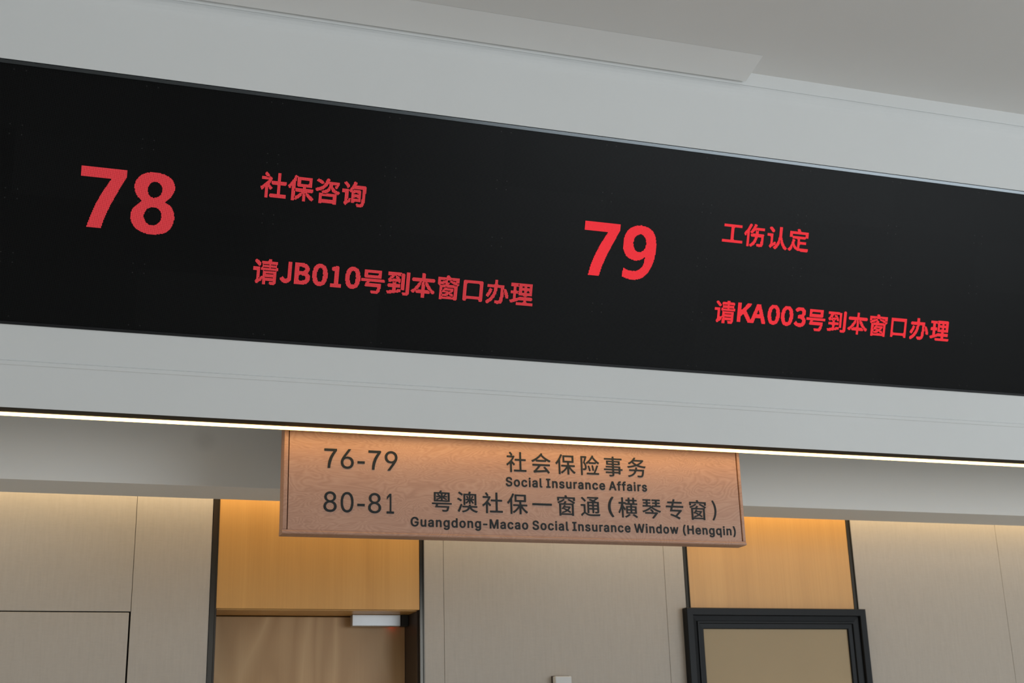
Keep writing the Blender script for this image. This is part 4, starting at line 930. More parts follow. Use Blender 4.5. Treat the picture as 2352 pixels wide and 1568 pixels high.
    '通': [[(76, -66), (80, -69), (86, -69), (90, -66), (135, -10), (175, 30), (186, 36), (210, 47), (220, 46), (250, 31), (306, -7), (376, -37), (390, -42), (480, -57), (580, -60), (776, -57), (910, -52), (916, -50), (923, -46), (934, -6), (943, 20), (940, 27), (930, 30), (746, 17), (600, 13), (520, 13), (436, 20), (380, 33), (356, 43), (323, 60), (260, 102), (254, 110), (253, 440), (250, 452), (246, 455), (240, 456), (46, 456), (40, 453), (37, 444), (37, 390), (37, 384), (40, 379), (50, 377), (166, 377), (170, 375), (173, 370), (173, 114), (171, 110), (166, 104), (106, 64), (36, -6), (35, -10), (38, -16)], [(360, 64), (416, 65), (424, 70), (426, 80), (426, 214), (426, 220), (430, 224), (436, 224), (576, 224), (580, 220), (580, 214), (581, 80), (582, 74), (586, 70), (596, 68), (646, 68), (650, 70), (654, 74), (656, 84), (656, 214), (656, 220), (660, 224), (810, 224), (815, 220), (816, 214), (816, 150), (814, 140), (812, 134), (800, 130), (716, 131), (705, 130), (702, 124), (702, 120), (711, 100), (719, 70), (723, 64), (730, 62), (806, 63), (856, 73), (870, 82), (880, 90), (892, 114), (894, 144), (893, 570), (888, 574), (880, 576), (770, 576), (760, 577), (710, 604), (705, 610), (710, 616), (800, 671), (890, 744), (891, 750), (888, 754), (850, 783), (846, 786), (840, 787), (826, 784), (360, 784), (356, 784), (350, 780), (348, 774), (348, 730), (350, 721), (356, 718), (726, 717), (736, 716), (739, 714), (737, 710), (696, 681), (636, 648), (626, 644), (550, 675), (486, 698), (476, 693), (437, 660), (434, 654), (437, 650), (440, 647), (530, 611), (586, 586), (594, 580), (590, 577), (576, 576), (360, 576), (353, 574), (348, 570), (347, 80), (348, 70), (350, 67)], [(430, 293), (428, 294), (426, 300), (426, 360), (426, 364), (430, 369), (570, 370), (576, 369), (580, 364), (580, 300), (578, 294), (576, 293)], [(660, 293), (658, 294), (656, 300), (656, 360), (656, 364), (660, 369), (806, 370), (810, 369), (815, 364), (816, 300), (813, 294), (810, 293)], [(430, 435), (426, 440), (426, 444), (426, 500), (426, 504), (430, 509), (570, 510), (576, 509), (580, 504), (580, 444), (580, 440), (576, 435)], [(660, 435), (656, 440), (656, 444), (656, 500), (656, 504), (660, 509), (806, 510), (810, 509), (815, 504), (816, 444), (815, 440), (810, 435)], [(230, 564), (236, 568), (280, 610), (283, 614), (283, 620), (200, 705), (120, 775), (116, 778), (110, 778), (63, 740), (60, 734), (62, 730), (150, 646), (220, 570), (226, 565)]],
    '横': [[(194, -82), (248, -82), (254, -81), (258, -72), (259, 348), (264, 352), (268, 346), (323, 248), (328, 241), (334, 240), (338, 245), (374, 298), (371, 308), (334, 362), (262, 462), (259, 472), (258, 522), (259, 528), (264, 532), (344, 532), (348, 531), (351, 528), (353, 508), (356, 502), (364, 500), (594, 500), (600, 498), (602, 492), (602, 448), (598, 440), (594, 439), (408, 439), (401, 438), (396, 432), (395, 118), (396, 108), (398, 105), (408, 102), (884, 102), (894, 104), (898, 108), (900, 118), (900, 422), (899, 432), (894, 438), (888, 439), (688, 439), (684, 440), (680, 448), (680, 492), (682, 498), (688, 500), (924, 500), (934, 502), (937, 512), (937, 558), (936, 568), (934, 570), (924, 572), (804, 572), (798, 575), (796, 582), (796, 652), (798, 658), (804, 660), (908, 661), (914, 666), (915, 672), (915, 718), (914, 722), (911, 728), (904, 730), (804, 730), (798, 732), (796, 738), (796, 812), (792, 818), (784, 820), (728, 820), (722, 818), (719, 812), (718, 808), (718, 738), (716, 732), (714, 731), (578, 731), (576, 732), (574, 738), (574, 808), (573, 812), (570, 818), (558, 820), (504, 820), (498, 818), (494, 812), (494, 808), (494, 738), (491, 732), (484, 730), (388, 730), (383, 728), (380, 718), (380, 672), (380, 668), (384, 662), (394, 660), (484, 660), (491, 658), (494, 652), (493, 578), (488, 573), (484, 572), (384, 572), (378, 573), (374, 578), (373, 602), (368, 611), (358, 612), (268, 612), (264, 613), (259, 618), (258, 812), (255, 818), (248, 820), (194, 820), (183, 818), (180, 808), (180, 622), (178, 616), (174, 613), (168, 612), (54, 612), (48, 611), (44, 602), (44, 542), (48, 534), (58, 532), (164, 532), (169, 528), (134, 402), (85, 282), (23, 172), (23, 168), (26, 162), (58, 108), (64, 105), (68, 108), (114, 182), (154, 273), (173, 328), (178, 330), (180, 318), (180, -72), (184, -80)], [(886, -82), (888, -83), (894, -80), (944, -39), (945, -32), (938, -25), (858, 29), (758, 85), (754, 85), (748, 83), (701, 48), (699, 42), (704, 35), (798, -21), (878, -79)], [(372, -78), (378, -82), (388, -79), (488, -29), (588, 39), (593, 42), (595, 48), (588, 54), (538, 84), (528, 88), (524, 87), (438, 28), (338, -20), (329, -28), (329, -32), (333, -38), (354, -57)], [(474, 166), (470, 172), (470, 232), (474, 239), (478, 240), (594, 240), (600, 238), (602, 232), (602, 172), (598, 166), (594, 165), (478, 165)], [(684, 166), (680, 172), (680, 232), (684, 239), (688, 240), (814, 240), (820, 238), (822, 232), (822, 172), (818, 166), (814, 165), (688, 165)], [(474, 304), (471, 308), (470, 312), (470, 368), (474, 374), (478, 375), (594, 375), (600, 372), (602, 368), (602, 312), (601, 308), (598, 304), (594, 302), (478, 302)], [(684, 304), (681, 308), (680, 312), (680, 368), (684, 374), (688, 375), (814, 375), (820, 372), (822, 368), (822, 312), (821, 308), (818, 304), (814, 302), (688, 302)], [(578, 573), (574, 578), (574, 582), (574, 652), (576, 658), (578, 659), (708, 660), (716, 658), (718, 652), (718, 582), (718, 578), (714, 573)]],
    '琴': [[(554, -86), (560, -86), (570, -77), (684, 44), (785, 160), (791, 170), (788, 174), (740, 201), (734, 202), (714, 198), (560, 198), (552, 200), (552, 204), (578, 224), (580, 230), (577, 234), (530, 287), (474, 334), (470, 337), (464, 338), (416, 310), (412, 304), (413, 300), (472, 244), (501, 210), (504, 204), (503, 200), (494, 198), (180, 198), (174, 198), (169, 194), (167, 184), (167, 134), (169, 130), (174, 126), (634, 126), (645, 124), (646, 120), (642, 114), (565, 30), (493, -46), (491, -50), (494, -56)], [(81, 184), (84, 183), (90, 183), (234, 239), (363, 304), (470, 377), (480, 380), (560, 329), (664, 273), (770, 228), (874, 193), (884, 191), (890, 193), (913, 224), (934, 250), (937, 254), (934, 261), (920, 266), (820, 293), (700, 339), (605, 384), (544, 422), (536, 430), (536, 434), (540, 438), (550, 440), (904, 440), (914, 441), (918, 444), (920, 454), (919, 500), (914, 506), (904, 508), (760, 508), (754, 510), (752, 520), (752, 570), (754, 577), (760, 580), (880, 580), (884, 580), (890, 583), (892, 594), (892, 634), (890, 641), (884, 644), (760, 644), (754, 647), (752, 654), (753, 704), (754, 707), (760, 710), (900, 710), (904, 712), (908, 720), (908, 764), (904, 773), (894, 776), (514, 776), (510, 775), (504, 772), (502, 764), (502, 720), (504, 713), (510, 710), (660, 710), (664, 709), (670, 706), (671, 700), (671, 654), (670, 648), (664, 645), (540, 644), (531, 640), (530, 630), (530, 590), (534, 581), (544, 580), (660, 580), (664, 579), (670, 576), (671, 570), (671, 520), (670, 512), (664, 508), (660, 508), (530, 508), (520, 506), (515, 500), (514, 470), (513, 464), (510, 462), (480, 474), (474, 474), (470, 471), (460, 462), (454, 463), (453, 470), (454, 500), (453, 504), (444, 509), (310, 510), (304, 511), (302, 514), (301, 570), (304, 577), (310, 578), (420, 578), (424, 579), (430, 584), (431, 594), (431, 634), (428, 640), (424, 642), (310, 643), (304, 644), (301, 650), (301, 654), (302, 704), (304, 708), (310, 710), (434, 710), (444, 712), (446, 714), (448, 724), (448, 764), (444, 773), (434, 776), (74, 776), (64, 774), (61, 770), (60, 760), (60, 720), (64, 711), (74, 710), (214, 710), (220, 707), (221, 704), (222, 654), (220, 645), (214, 643), (100, 643), (90, 642), (85, 634), (84, 594), (86, 584), (90, 580), (94, 578), (214, 578), (220, 576), (222, 570), (222, 520), (220, 512), (214, 510), (70, 510), (60, 508), (56, 504), (54, 494), (55, 450), (60, 441), (70, 440), (414, 440), (420, 439), (423, 434), (419, 430), (364, 391), (270, 339), (154, 290), (37, 250), (34, 244), (37, 240), (55, 220)]],
    '专': [[(683, -82), (686, -82), (692, -80), (698, -72), (732, -22), (733, -16), (732, -13), (726, -9), (662, 25), (592, 56), (586, 58), (585, 64), (612, 92), (712, 188), (826, 304), (833, 314), (830, 318), (776, 350), (756, 347), (356, 347), (351, 348), (349, 354), (350, 358), (376, 438), (380, 444), (386, 446), (892, 446), (902, 448), (906, 454), (906, 458), (906, 514), (904, 524), (896, 527), (416, 527), (411, 528), (409, 534), (435, 618), (442, 631), (446, 632), (826, 632), (832, 634), (835, 638), (836, 644), (836, 698), (836, 704), (833, 708), (822, 711), (472, 711), (466, 714), (466, 718), (488, 794), (490, 804), (489, 808), (476, 814), (416, 821), (412, 820), (406, 814), (379, 718), (376, 713), (372, 711), (142, 711), (132, 709), (128, 704), (128, 698), (128, 644), (132, 635), (136, 632), (342, 632), (346, 632), (352, 628), (352, 624), (323, 534), (316, 527), (62, 527), (52, 524), (49, 518), (50, 454), (52, 450), (56, 446), (282, 446), (292, 444), (293, 438), (288, 424), (236, 278), (236, 273), (242, 269), (246, 268), (666, 268), (672, 266), (673, 264), (669, 258), (593, 184), (502, 97), (496, 95), (492, 96), (392, 130), (296, 159), (292, 160), (283, 154), (248, 108), (246, 104), (249, 98), (406, 45), (466, 20), (562, -20)]],
    '(': [[(230, -194), (234, -195), (240, -194), (280, -176), (290, -170), (291, -164), (244, -70), (213, 16), (193, 90), (188, 110), (173, 216), (170, 306), (174, 396), (188, 490), (194, 516), (214, 590), (244, 670), (291, 766), (290, 770), (284, 776), (234, 798), (230, 797), (223, 790), (178, 710), (134, 606), (108, 520), (89, 416), (83, 316), (83, 286), (88, 190), (108, 86), (113, 66), (138, -14), (168, -84), (180, -109), (218, -180), (224, -190)]],
    ')': [[(90, -194), (96, -195), (104, -190), (149, -110), (192, -10), (219, 80), (233, 156), (238, 190), (245, 300), (239, 410), (218, 526), (193, 610), (152, 706), (105, 790), (102, 795), (96, 798), (86, 796), (46, 778), (37, 770), (36, 766), (83, 670), (114, 590), (138, 500), (155, 396), (159, 320), (159, 286), (155, 206), (143, 126), (138, 100), (118, 26), (79, -80), (39, -154), (36, -164), (37, -170), (44, -174)]],
},
{
    '6': [[(212, -6), (229, -8), (269, -3), (301, 9), (313, 15), (342, 38), (358, 58), (369, 74), (385, 114), (390, 158), (385, 198), (382, 210), (369, 242), (345, 272), (317, 295), (285, 307), (273, 311), (233, 315), (209, 312), (189, 305), (185, 306), (191, 318), (318, 502), (320, 506), (317, 509), (257, 510), (253, 509), (249, 506), (140, 346), (104, 290), (80, 242), (68, 202), (63, 162), (67, 122), (71, 106), (85, 71), (109, 40), (141, 15), (181, -1)], [(221, 50), (201, 53), (181, 61), (171, 66), (153, 81), (139, 102), (131, 122), (128, 134), (126, 158), (128, 182), (131, 194), (139, 214), (154, 234), (173, 250), (193, 259), (209, 262), (229, 264), (249, 261), (261, 258), (278, 250), (298, 234), (313, 212), (322, 190), (326, 154), (322, 126), (315, 106), (311, 98), (297, 79), (281, 66), (256, 54), (229, 49)]],
    '8': [[(207, -6), (229, -8), (277, -2), (316, 10), (349, 30), (361, 42), (381, 66), (395, 94), (402, 134), (399, 162), (394, 178), (388, 194), (374, 218), (349, 243), (329, 256), (311, 262), (306, 266), (309, 270), (333, 282), (357, 306), (363, 314), (375, 338), (378, 346), (383, 382), (378, 414), (375, 422), (366, 442), (358, 454), (336, 478), (313, 494), (305, 499), (269, 512), (229, 517), (185, 512), (145, 498), (115, 478), (92, 454), (87, 446), (75, 418), (69, 382), (75, 342), (91, 310), (97, 303), (118, 282), (144, 270), (147, 266), (140, 262), (121, 254), (105, 244), (81, 221), (65, 196), (61, 186), (55, 166), (51, 138), (55, 102), (59, 90), (73, 62), (100, 34), (130, 14), (141, 8), (177, -3)], [(193, 54), (169, 61), (161, 65), (145, 76), (129, 94), (120, 114), (116, 138), (120, 162), (130, 186), (145, 204), (165, 219), (173, 224), (197, 231), (225, 234), (249, 232), (269, 227), (285, 220), (305, 206), (320, 190), (331, 166), (335, 146), (335, 134), (332, 114), (323, 94), (318, 86), (305, 74), (285, 61), (273, 57), (257, 53), (229, 50)], [(201, 293), (181, 300), (165, 310), (156, 318), (144, 334), (137, 354), (134, 378), (137, 398), (145, 418), (158, 434), (169, 443), (177, 448), (201, 456), (229, 459), (253, 455), (277, 447), (293, 436), (305, 422), (315, 398), (318, 378), (315, 354), (306, 330), (289, 311), (273, 301), (261, 296), (249, 293), (229, 291)]],
    '9': [[(132, 1), (137, -1), (193, -1), (201, 1), (204, 5), (314, 165), (349, 221), (373, 269), (386, 309), (390, 345), (386, 385), (382, 401), (369, 433), (346, 465), (337, 474), (309, 495), (273, 510), (229, 517), (205, 514), (181, 510), (141, 493), (110, 469), (88, 441), (83, 433), (68, 397), (63, 353), (68, 305), (82, 269), (106, 237), (137, 213), (173, 199), (221, 194), (241, 196), (261, 203), (265, 203), (267, 201), (132, 5)], [(221, 245), (201, 248), (177, 257), (161, 269), (153, 277), (141, 293), (137, 301), (131, 321), (126, 353), (130, 381), (137, 401), (141, 409), (156, 429), (175, 445), (193, 453), (205, 457), (229, 459), (253, 456), (269, 449), (281, 443), (297, 429), (314, 405), (321, 385), (326, 349), (323, 321), (318, 309), (312, 293), (297, 273), (281, 260), (261, 251), (249, 247), (229, 244)]],
    '0': [[(213, -6), (229, -8), (281, 1), (321, 22), (338, 38), (360, 62), (385, 114), (398, 166), (402, 190), (406, 254), (401, 330), (390, 374), (383, 398), (359, 446), (325, 482), (317, 488), (289, 504), (281, 508), (273, 510), (229, 516), (181, 510), (169, 506), (129, 483), (94, 446), (69, 397), (64, 378), (52, 330), (47, 258), (53, 174), (68, 114), (93, 64), (120, 34), (133, 22), (173, 1)], [(213, 53), (193, 57), (165, 74), (140, 106), (124, 146), (116, 182), (113, 206), (110, 254), (114, 314), (120, 346), (125, 366), (141, 404), (160, 430), (169, 438), (193, 452), (225, 459), (257, 453), (269, 447), (289, 434), (311, 406), (330, 362), (338, 318), (343, 254), (339, 194), (330, 150), (327, 138), (311, 102), (289, 75), (261, 57), (229, 52)]],
    '1': [[(76, 1), (85, -1), (385, -1), (390, 1), (392, 5), (392, 49), (389, 55), (385, 56), (285, 56), (280, 57), (277, 61), (277, 501), (277, 505), (273, 509), (205, 510), (197, 509), (93, 433), (88, 429), (86, 425), (85, 365), (89, 360), (93, 362), (205, 444), (209, 444), (211, 441), (211, 65), (209, 58), (205, 56), (85, 56), (77, 54), (75, 49), (75, 5)]],
    '7': [[(179, 1), (184, -1), (264, -1), (269, 1), (272, 13), (278, 105), (302, 221), (344, 353), (350, 369), (421, 505), (509, 633), (512, 641), (512, 701), (511, 705), (508, 707), (56, 708), (52, 708), (47, 705), (46, 701), (46, 629), (48, 623), (52, 621), (380, 621), (384, 621), (389, 617), (327, 537), (262, 421), (211, 281), (207, 265), (184, 141), (178, 25), (177, 5)]],
},
{
    '(': [[(173, -112), (181, -113), (237, -113), (244, -110), (248, -107), (253, -98), (252, -88), (226, -32), (205, 21), (191, 66), (177, 122), (172, 161), (169, 199), (171, 245), (177, 297), (180, 318), (191, 364), (212, 434), (229, 479), (253, 535), (252, 542), (248, 551), (241, 555), (234, 556), (174, 556), (167, 553), (164, 550), (159, 542), (135, 497), (114, 444), (100, 399), (96, 385), (83, 325), (75, 269), (72, 220), (72, 199), (75, 150), (79, 122), (93, 52), (125, -32), (160, -102), (166, -109)]],
    ')': [[(33, -112), (42, -113), (98, -113), (105, -111), (112, -105), (151, -28), (176, 42), (179, 52), (193, 115), (196, 136), (202, 206), (199, 259), (190, 329), (179, 378), (158, 448), (138, 500), (112, 549), (105, 554), (98, 556), (35, 556), (28, 553), (24, 550), (20, 539), (23, 528), (47, 476), (64, 427), (81, 367), (95, 304), (102, 248), (104, 217), (104, 192), (102, 161), (95, 119), (85, 73), (67, 17), (47, -32), (20, -91), (20, -98), (23, -105), (28, -110)]],
    '-': [[(110, 172), (119, 171), (339, 171), (346, 174), (350, 177), (354, 186), (354, 242), (353, 249), (350, 255), (346, 258), (343, 260), (336, 262), (119, 262), (108, 260), (101, 255), (97, 245), (97, 189), (100, 179), (105, 174)]],
    'A': [[(12, -16), (21, -17), (84, -17), (91, -16), (98, -11), (103, -2), (146, 120), (150, 124), (154, 125), (329, 124), (333, 120), (377, -2), (380, -9), (383, -13), (388, -16), (395, -17), (462, -17), (472, -14), (476, -11), (479, -6), (480, -2), (480, 5), (476, 15), (298, 502), (290, 518), (283, 524), (273, 526), (203, 526), (192, 524), (185, 516), (1, 12), (-1, 1), (0, -6), (5, -13)], [(185, 217), (182, 218), (182, 222), (211, 306), (234, 379), (238, 388), (241, 385), (242, 383), (268, 302), (295, 229), (297, 222), (296, 218), (290, 216)]],
    'G': [[(256, -23), (276, -24), (332, -17), (384, 3), (430, 36), (461, 75), (469, 89), (488, 138), (495, 197), (494, 260), (489, 269), (482, 272), (279, 273), (276, 272), (270, 267), (268, 264), (265, 257), (265, 201), (268, 190), (272, 186), (279, 182), (283, 182), (388, 182), (393, 180), (394, 176), (392, 162), (381, 134), (364, 110), (356, 102), (332, 85), (304, 74), (269, 71), (227, 77), (199, 89), (192, 93), (169, 113), (160, 124), (142, 152), (127, 197), (121, 253), (126, 309), (141, 355), (160, 386), (167, 395), (195, 418), (220, 430), (230, 433), (265, 438), (290, 436), (314, 429), (325, 425), (346, 412), (360, 399), (372, 383), (382, 365), (393, 341), (395, 337), (402, 333), (409, 331), (475, 331), (482, 333), (486, 336), (491, 344), (491, 355), (483, 386), (465, 424), (443, 456), (417, 481), (384, 503), (346, 521), (307, 531), (272, 533), (241, 531), (209, 527), (195, 524), (139, 498), (90, 457), (55, 404), (37, 355), (29, 330), (23, 260), (23, 243), (30, 173), (54, 106), (90, 54), (133, 15), (146, 7), (202, -16)]],
    'H': [[(56, -16), (65, -17), (128, -17), (136, -13), (141, -6), (143, 5), (143, 208), (143, 211), (145, 214), (149, 215), (369, 215), (373, 213), (374, 208), (374, 5), (376, -6), (380, -11), (383, -14), (394, -17), (457, -17), (464, -15), (471, -9), (474, -2), (474, 5), (474, 505), (472, 516), (467, 522), (464, 524), (457, 526), (394, 526), (383, 523), (379, 519), (376, 515), (374, 505), (374, 313), (373, 308), (369, 307), (149, 307), (145, 308), (143, 313), (143, 505), (141, 516), (135, 523), (124, 526), (61, 526), (54, 525), (47, 519), (43, 512), (43, 505), (43, 1), (46, -9), (51, -14)]],
    'I': [[(27, -16), (36, -17), (267, -17), (277, -15), (281, -12), (285, -6), (287, 1), (287, 57), (285, 64), (281, 70), (277, 72), (270, 75), (207, 75), (204, 75), (201, 78), (200, 82), (200, 428), (201, 432), (204, 434), (207, 434), (270, 434), (277, 437), (283, 442), (285, 446), (287, 453), (287, 509), (284, 517), (277, 524), (267, 526), (32, 526), (22, 523), (16, 516), (14, 509), (14, 453), (15, 446), (18, 441), (25, 436), (32, 434), (95, 434), (99, 433), (100, 428), (100, 78), (99, 76), (95, 75), (32, 75), (25, 73), (18, 68), (14, 57), (14, 1), (17, -9), (22, -14)]],
    'M': [[(56, -16), (65, -17), (124, -17), (133, -13), (136, -9), (139, -2), (139, 299), (140, 309), (142, 313), (146, 306), (173, 236), (271, -9), (278, -15), (285, -17), (338, -17), (345, -17), (352, -14), (355, -11), (359, -5), (469, 274), (481, 309), (485, 313), (486, 299), (487, -2), (492, -11), (495, -14), (502, -17), (569, -17), (579, -12), (584, -6), (585, 5), (585, 505), (584, 516), (579, 521), (572, 525), (565, 526), (478, 526), (467, 524), (462, 519), (455, 505), (337, 197), (318, 141), (317, 139), (313, 139), (289, 204), (178, 491), (166, 519), (159, 524), (149, 526), (61, 526), (54, 525), (47, 520), (43, 512), (43, 505), (43, 1), (46, -9), (51, -14)]],
    'S': [[(207, -25), (232, -26), (284, -20), (330, -5), (371, 20), (400, 53), (415, 83), (421, 101), (425, 132), (425, 150), (422, 174), (411, 206), (393, 231), (371, 251), (347, 266), (319, 280), (263, 298), (218, 310), (176, 324), (162, 332), (155, 337), (144, 347), (137, 357), (133, 374), (135, 391), (142, 405), (148, 412), (159, 423), (172, 430), (197, 438), (221, 441), (263, 435), (291, 422), (310, 402), (321, 370), (324, 367), (330, 362), (340, 361), (400, 361), (409, 363), (416, 370), (418, 377), (418, 384), (410, 422), (390, 461), (365, 488), (330, 510), (319, 516), (277, 529), (228, 534), (176, 528), (130, 514), (90, 489), (64, 462), (58, 454), (42, 419), (39, 405), (35, 370), (42, 325), (49, 311), (74, 276), (116, 247), (130, 240), (179, 222), (235, 206), (288, 189), (305, 178), (318, 167), (325, 153), (328, 139), (323, 118), (316, 105), (309, 97), (298, 87), (284, 79), (274, 75), (253, 70), (221, 67), (197, 70), (172, 76), (158, 82), (152, 87), (139, 97), (134, 105), (127, 118), (120, 143), (115, 150), (109, 153), (102, 154), (36, 154), (29, 151), (25, 148), (22, 143), (21, 136), (28, 97), (31, 87), (50, 50), (78, 19), (116, -5), (127, -9), (169, -21)]],
    'W': [[(150, -16), (157, -17), (231, -17), (241, -13), (246, -6), (339, 334), (343, 342), (347, 334), (436, 1), (441, -9), (448, -15), (458, -17), (528, -17), (535, -16), (542, -12), (547, -6), (550, 5), (687, 502), (687, 512), (682, 521), (675, 525), (668, 526), (605, 526), (595, 524), (591, 521), (587, 516), (498, 169), (493, 155), (490, 157), (489, 159), (480, 197), (396, 516), (390, 523), (381, 526), (308, 526), (301, 525), (296, 523), (290, 516), (286, 505), (196, 159), (192, 155), (188, 166), (179, 204), (102, 502), (98, 516), (91, 523), (80, 526), (17, 526), (10, 525), (3, 520), (-1, 512), (0, 502), (135, 5), (141, -9), (144, -13)]],
    'a': [[(146, -25), (168, -26), (196, -23), (220, -16), (241, -5), (255, 4), (259, 3), (260, -4), (264, -11), (269, -15), (276, -17), (339, -17), (345, -15), (349, -11), (354, -1), (354, 255), (350, 293), (337, 328), (318, 356), (301, 371), (290, 378), (269, 388), (245, 396), (217, 401), (196, 402), (161, 400), (129, 392), (101, 382), (91, 376), (70, 361), (51, 342), (40, 328), (26, 300), (24, 293), (23, 290), (26, 283), (28, 279), (35, 275), (98, 257), (105, 257), (112, 261), (121, 276), (129, 286), (143, 299), (154, 305), (175, 311), (196, 313), (206, 312), (217, 311), (227, 308), (234, 304), (244, 297), (250, 290), (253, 283), (256, 272), (258, 258), (255, 251), (252, 249), (245, 247), (178, 238), (122, 228), (87, 217), (66, 206), (45, 191), (29, 171), (19, 150), (16, 139), (13, 118), (13, 101), (16, 76), (19, 66), (34, 34), (56, 9), (84, -9), (91, -13), (122, -22)], [(150, 65), (136, 69), (126, 75), (117, 83), (112, 90), (110, 101), (111, 111), (114, 122), (119, 129), (129, 137), (147, 144), (178, 150), (220, 156), (252, 162), (255, 162), (258, 160), (259, 157), (259, 143), (254, 118), (248, 104), (234, 86), (220, 76), (199, 67), (171, 63)]],
    'c': [[(194, -24), (217, -25), (245, -22), (263, -19), (291, -8), (315, 6), (338, 25), (355, 46), (371, 74), (380, 98), (379, 109), (375, 114), (371, 117), (364, 120), (312, 133), (301, 134), (294, 131), (289, 126), (281, 105), (277, 99), (268, 88), (259, 80), (249, 73), (238, 69), (221, 65), (203, 65), (179, 68), (158, 79), (137, 102), (125, 123), (118, 151), (115, 172), (114, 193), (118, 224), (125, 252), (137, 273), (154, 294), (161, 299), (179, 307), (207, 312), (221, 312), (242, 306), (256, 299), (266, 290), (281, 270), (289, 252), (294, 247), (301, 245), (319, 248), (368, 261), (375, 266), (379, 273), (378, 284), (369, 308), (354, 333), (336, 354), (314, 371), (291, 384), (266, 394), (235, 401), (207, 402), (161, 396), (151, 394), (109, 376), (70, 343), (42, 301), (38, 294), (23, 249), (17, 196), (17, 179), (23, 126), (40, 77), (68, 35), (102, 6), (112, -1), (154, -19)]],
    'd': [[(182, -24), (203, -25), (235, -21), (263, -10), (291, 9), (294, 9), (295, 7), (296, -3), (299, -10), (305, -15), (312, -17), (375, -17), (382, -14), (385, -11), (389, -3), (390, 508), (388, 515), (385, 520), (382, 523), (375, 526), (312, 526), (301, 523), (297, 518), (293, 508), (293, 375), (293, 371), (291, 369), (287, 370), (259, 389), (238, 396), (228, 399), (193, 401), (154, 397), (144, 394), (102, 375), (73, 350), (63, 340), (38, 298), (21, 245), (17, 200), (17, 182), (22, 130), (39, 77), (67, 32), (98, 4), (105, -1), (144, -18)], [(193, 66), (175, 69), (158, 79), (137, 102), (126, 123), (118, 151), (115, 172), (114, 193), (117, 224), (122, 245), (125, 256), (137, 277), (154, 295), (172, 305), (182, 309), (207, 312), (231, 307), (245, 301), (252, 297), (270, 279), (282, 259), (285, 252), (292, 224), (294, 189), (291, 151), (281, 119), (270, 97), (252, 80), (231, 69), (207, 65)]],
    'e': [[(198, -24), (221, -25), (256, -22), (291, -12), (319, 3), (347, 26), (365, 49), (372, 63), (382, 88), (383, 91), (381, 98), (375, 105), (364, 110), (319, 120), (305, 123), (298, 120), (294, 118), (282, 98), (274, 88), (266, 80), (256, 73), (245, 69), (228, 65), (210, 64), (186, 67), (161, 76), (139, 95), (126, 116), (118, 140), (117, 147), (119, 151), (123, 152), (371, 152), (378, 153), (384, 158), (388, 165), (389, 172), (389, 196), (385, 245), (372, 291), (354, 328), (329, 356), (308, 372), (298, 379), (273, 390), (249, 397), (235, 400), (207, 402), (161, 397), (147, 393), (105, 374), (70, 343), (43, 305), (38, 294), (22, 245), (17, 193), (17, 179), (22, 130), (24, 123), (40, 77), (68, 35), (102, 6), (112, -1), (154, -18)], [(119, 240), (119, 245), (126, 264), (137, 280), (154, 296), (165, 303), (179, 309), (203, 312), (231, 309), (252, 299), (268, 284), (275, 273), (281, 263), (285, 249), (286, 242), (284, 239), (280, 238), (126, 238), (123, 238)]],
    'f': [[(77, -16), (84, -17), (144, -17), (151, -14), (154, -11), (159, -2), (160, 306), (161, 308), (165, 309), (231, 310), (237, 313), (242, 317), (244, 323), (245, 330), (245, 379), (243, 386), (241, 390), (235, 395), (228, 397), (165, 397), (161, 398), (160, 400), (160, 414), (161, 425), (163, 439), (165, 442), (168, 447), (175, 452), (182, 454), (196, 456), (210, 454), (221, 451), (228, 451), (235, 453), (242, 460), (246, 470), (260, 519), (259, 526), (255, 533), (249, 538), (238, 541), (224, 545), (193, 547), (161, 545), (126, 534), (109, 523), (98, 515), (83, 498), (69, 470), (66, 460), (64, 435), (63, 400), (60, 397), (56, 397), (4, 396), (-3, 393), (-7, 390), (-11, 383), (-11, 327), (-7, 316), (-3, 313), (4, 310), (56, 309), (60, 309), (63, 306), (63, 1), (67, -9), (70, -13)]],
    'g': [[(187, -167), (214, -168), (252, -165), (294, -154), (301, -151), (336, -130), (361, -104), (368, -94), (383, -62), (386, -45), (390, -10), (390, 375), (389, 382), (386, 389), (378, 395), (368, 396), (315, 396), (308, 395), (303, 393), (298, 387), (296, 382), (294, 369), (291, 368), (259, 390), (231, 399), (193, 401), (158, 397), (144, 394), (102, 375), (67, 344), (39, 300), (27, 267), (21, 246), (17, 200), (17, 183), (22, 134), (38, 85), (51, 64), (69, 39), (100, 15), (109, 10), (147, -7), (179, -11), (200, -12), (231, -9), (259, 0), (287, 18), (291, 19), (293, 15), (292, -10), (288, -34), (286, -41), (270, -61), (245, -74), (221, -78), (200, -79), (182, -78), (161, -71), (147, -64), (140, -58), (112, -28), (109, -26), (102, -24), (95, -25), (84, -30), (42, -54), (37, -59), (34, -66), (34, -73), (37, -80), (49, -101), (68, -122), (88, -136), (98, -143), (130, -157), (161, -165)], [(200, 77), (179, 80), (161, 88), (147, 98), (137, 109), (125, 130), (118, 155), (115, 176), (114, 197), (117, 228), (125, 253), (133, 270), (140, 281), (157, 298), (172, 305), (186, 309), (207, 311), (235, 307), (252, 298), (270, 281), (280, 263), (285, 253), (291, 228), (294, 193), (292, 158), (285, 134), (281, 123), (270, 106), (252, 90), (238, 83), (228, 80), (207, 77)]],
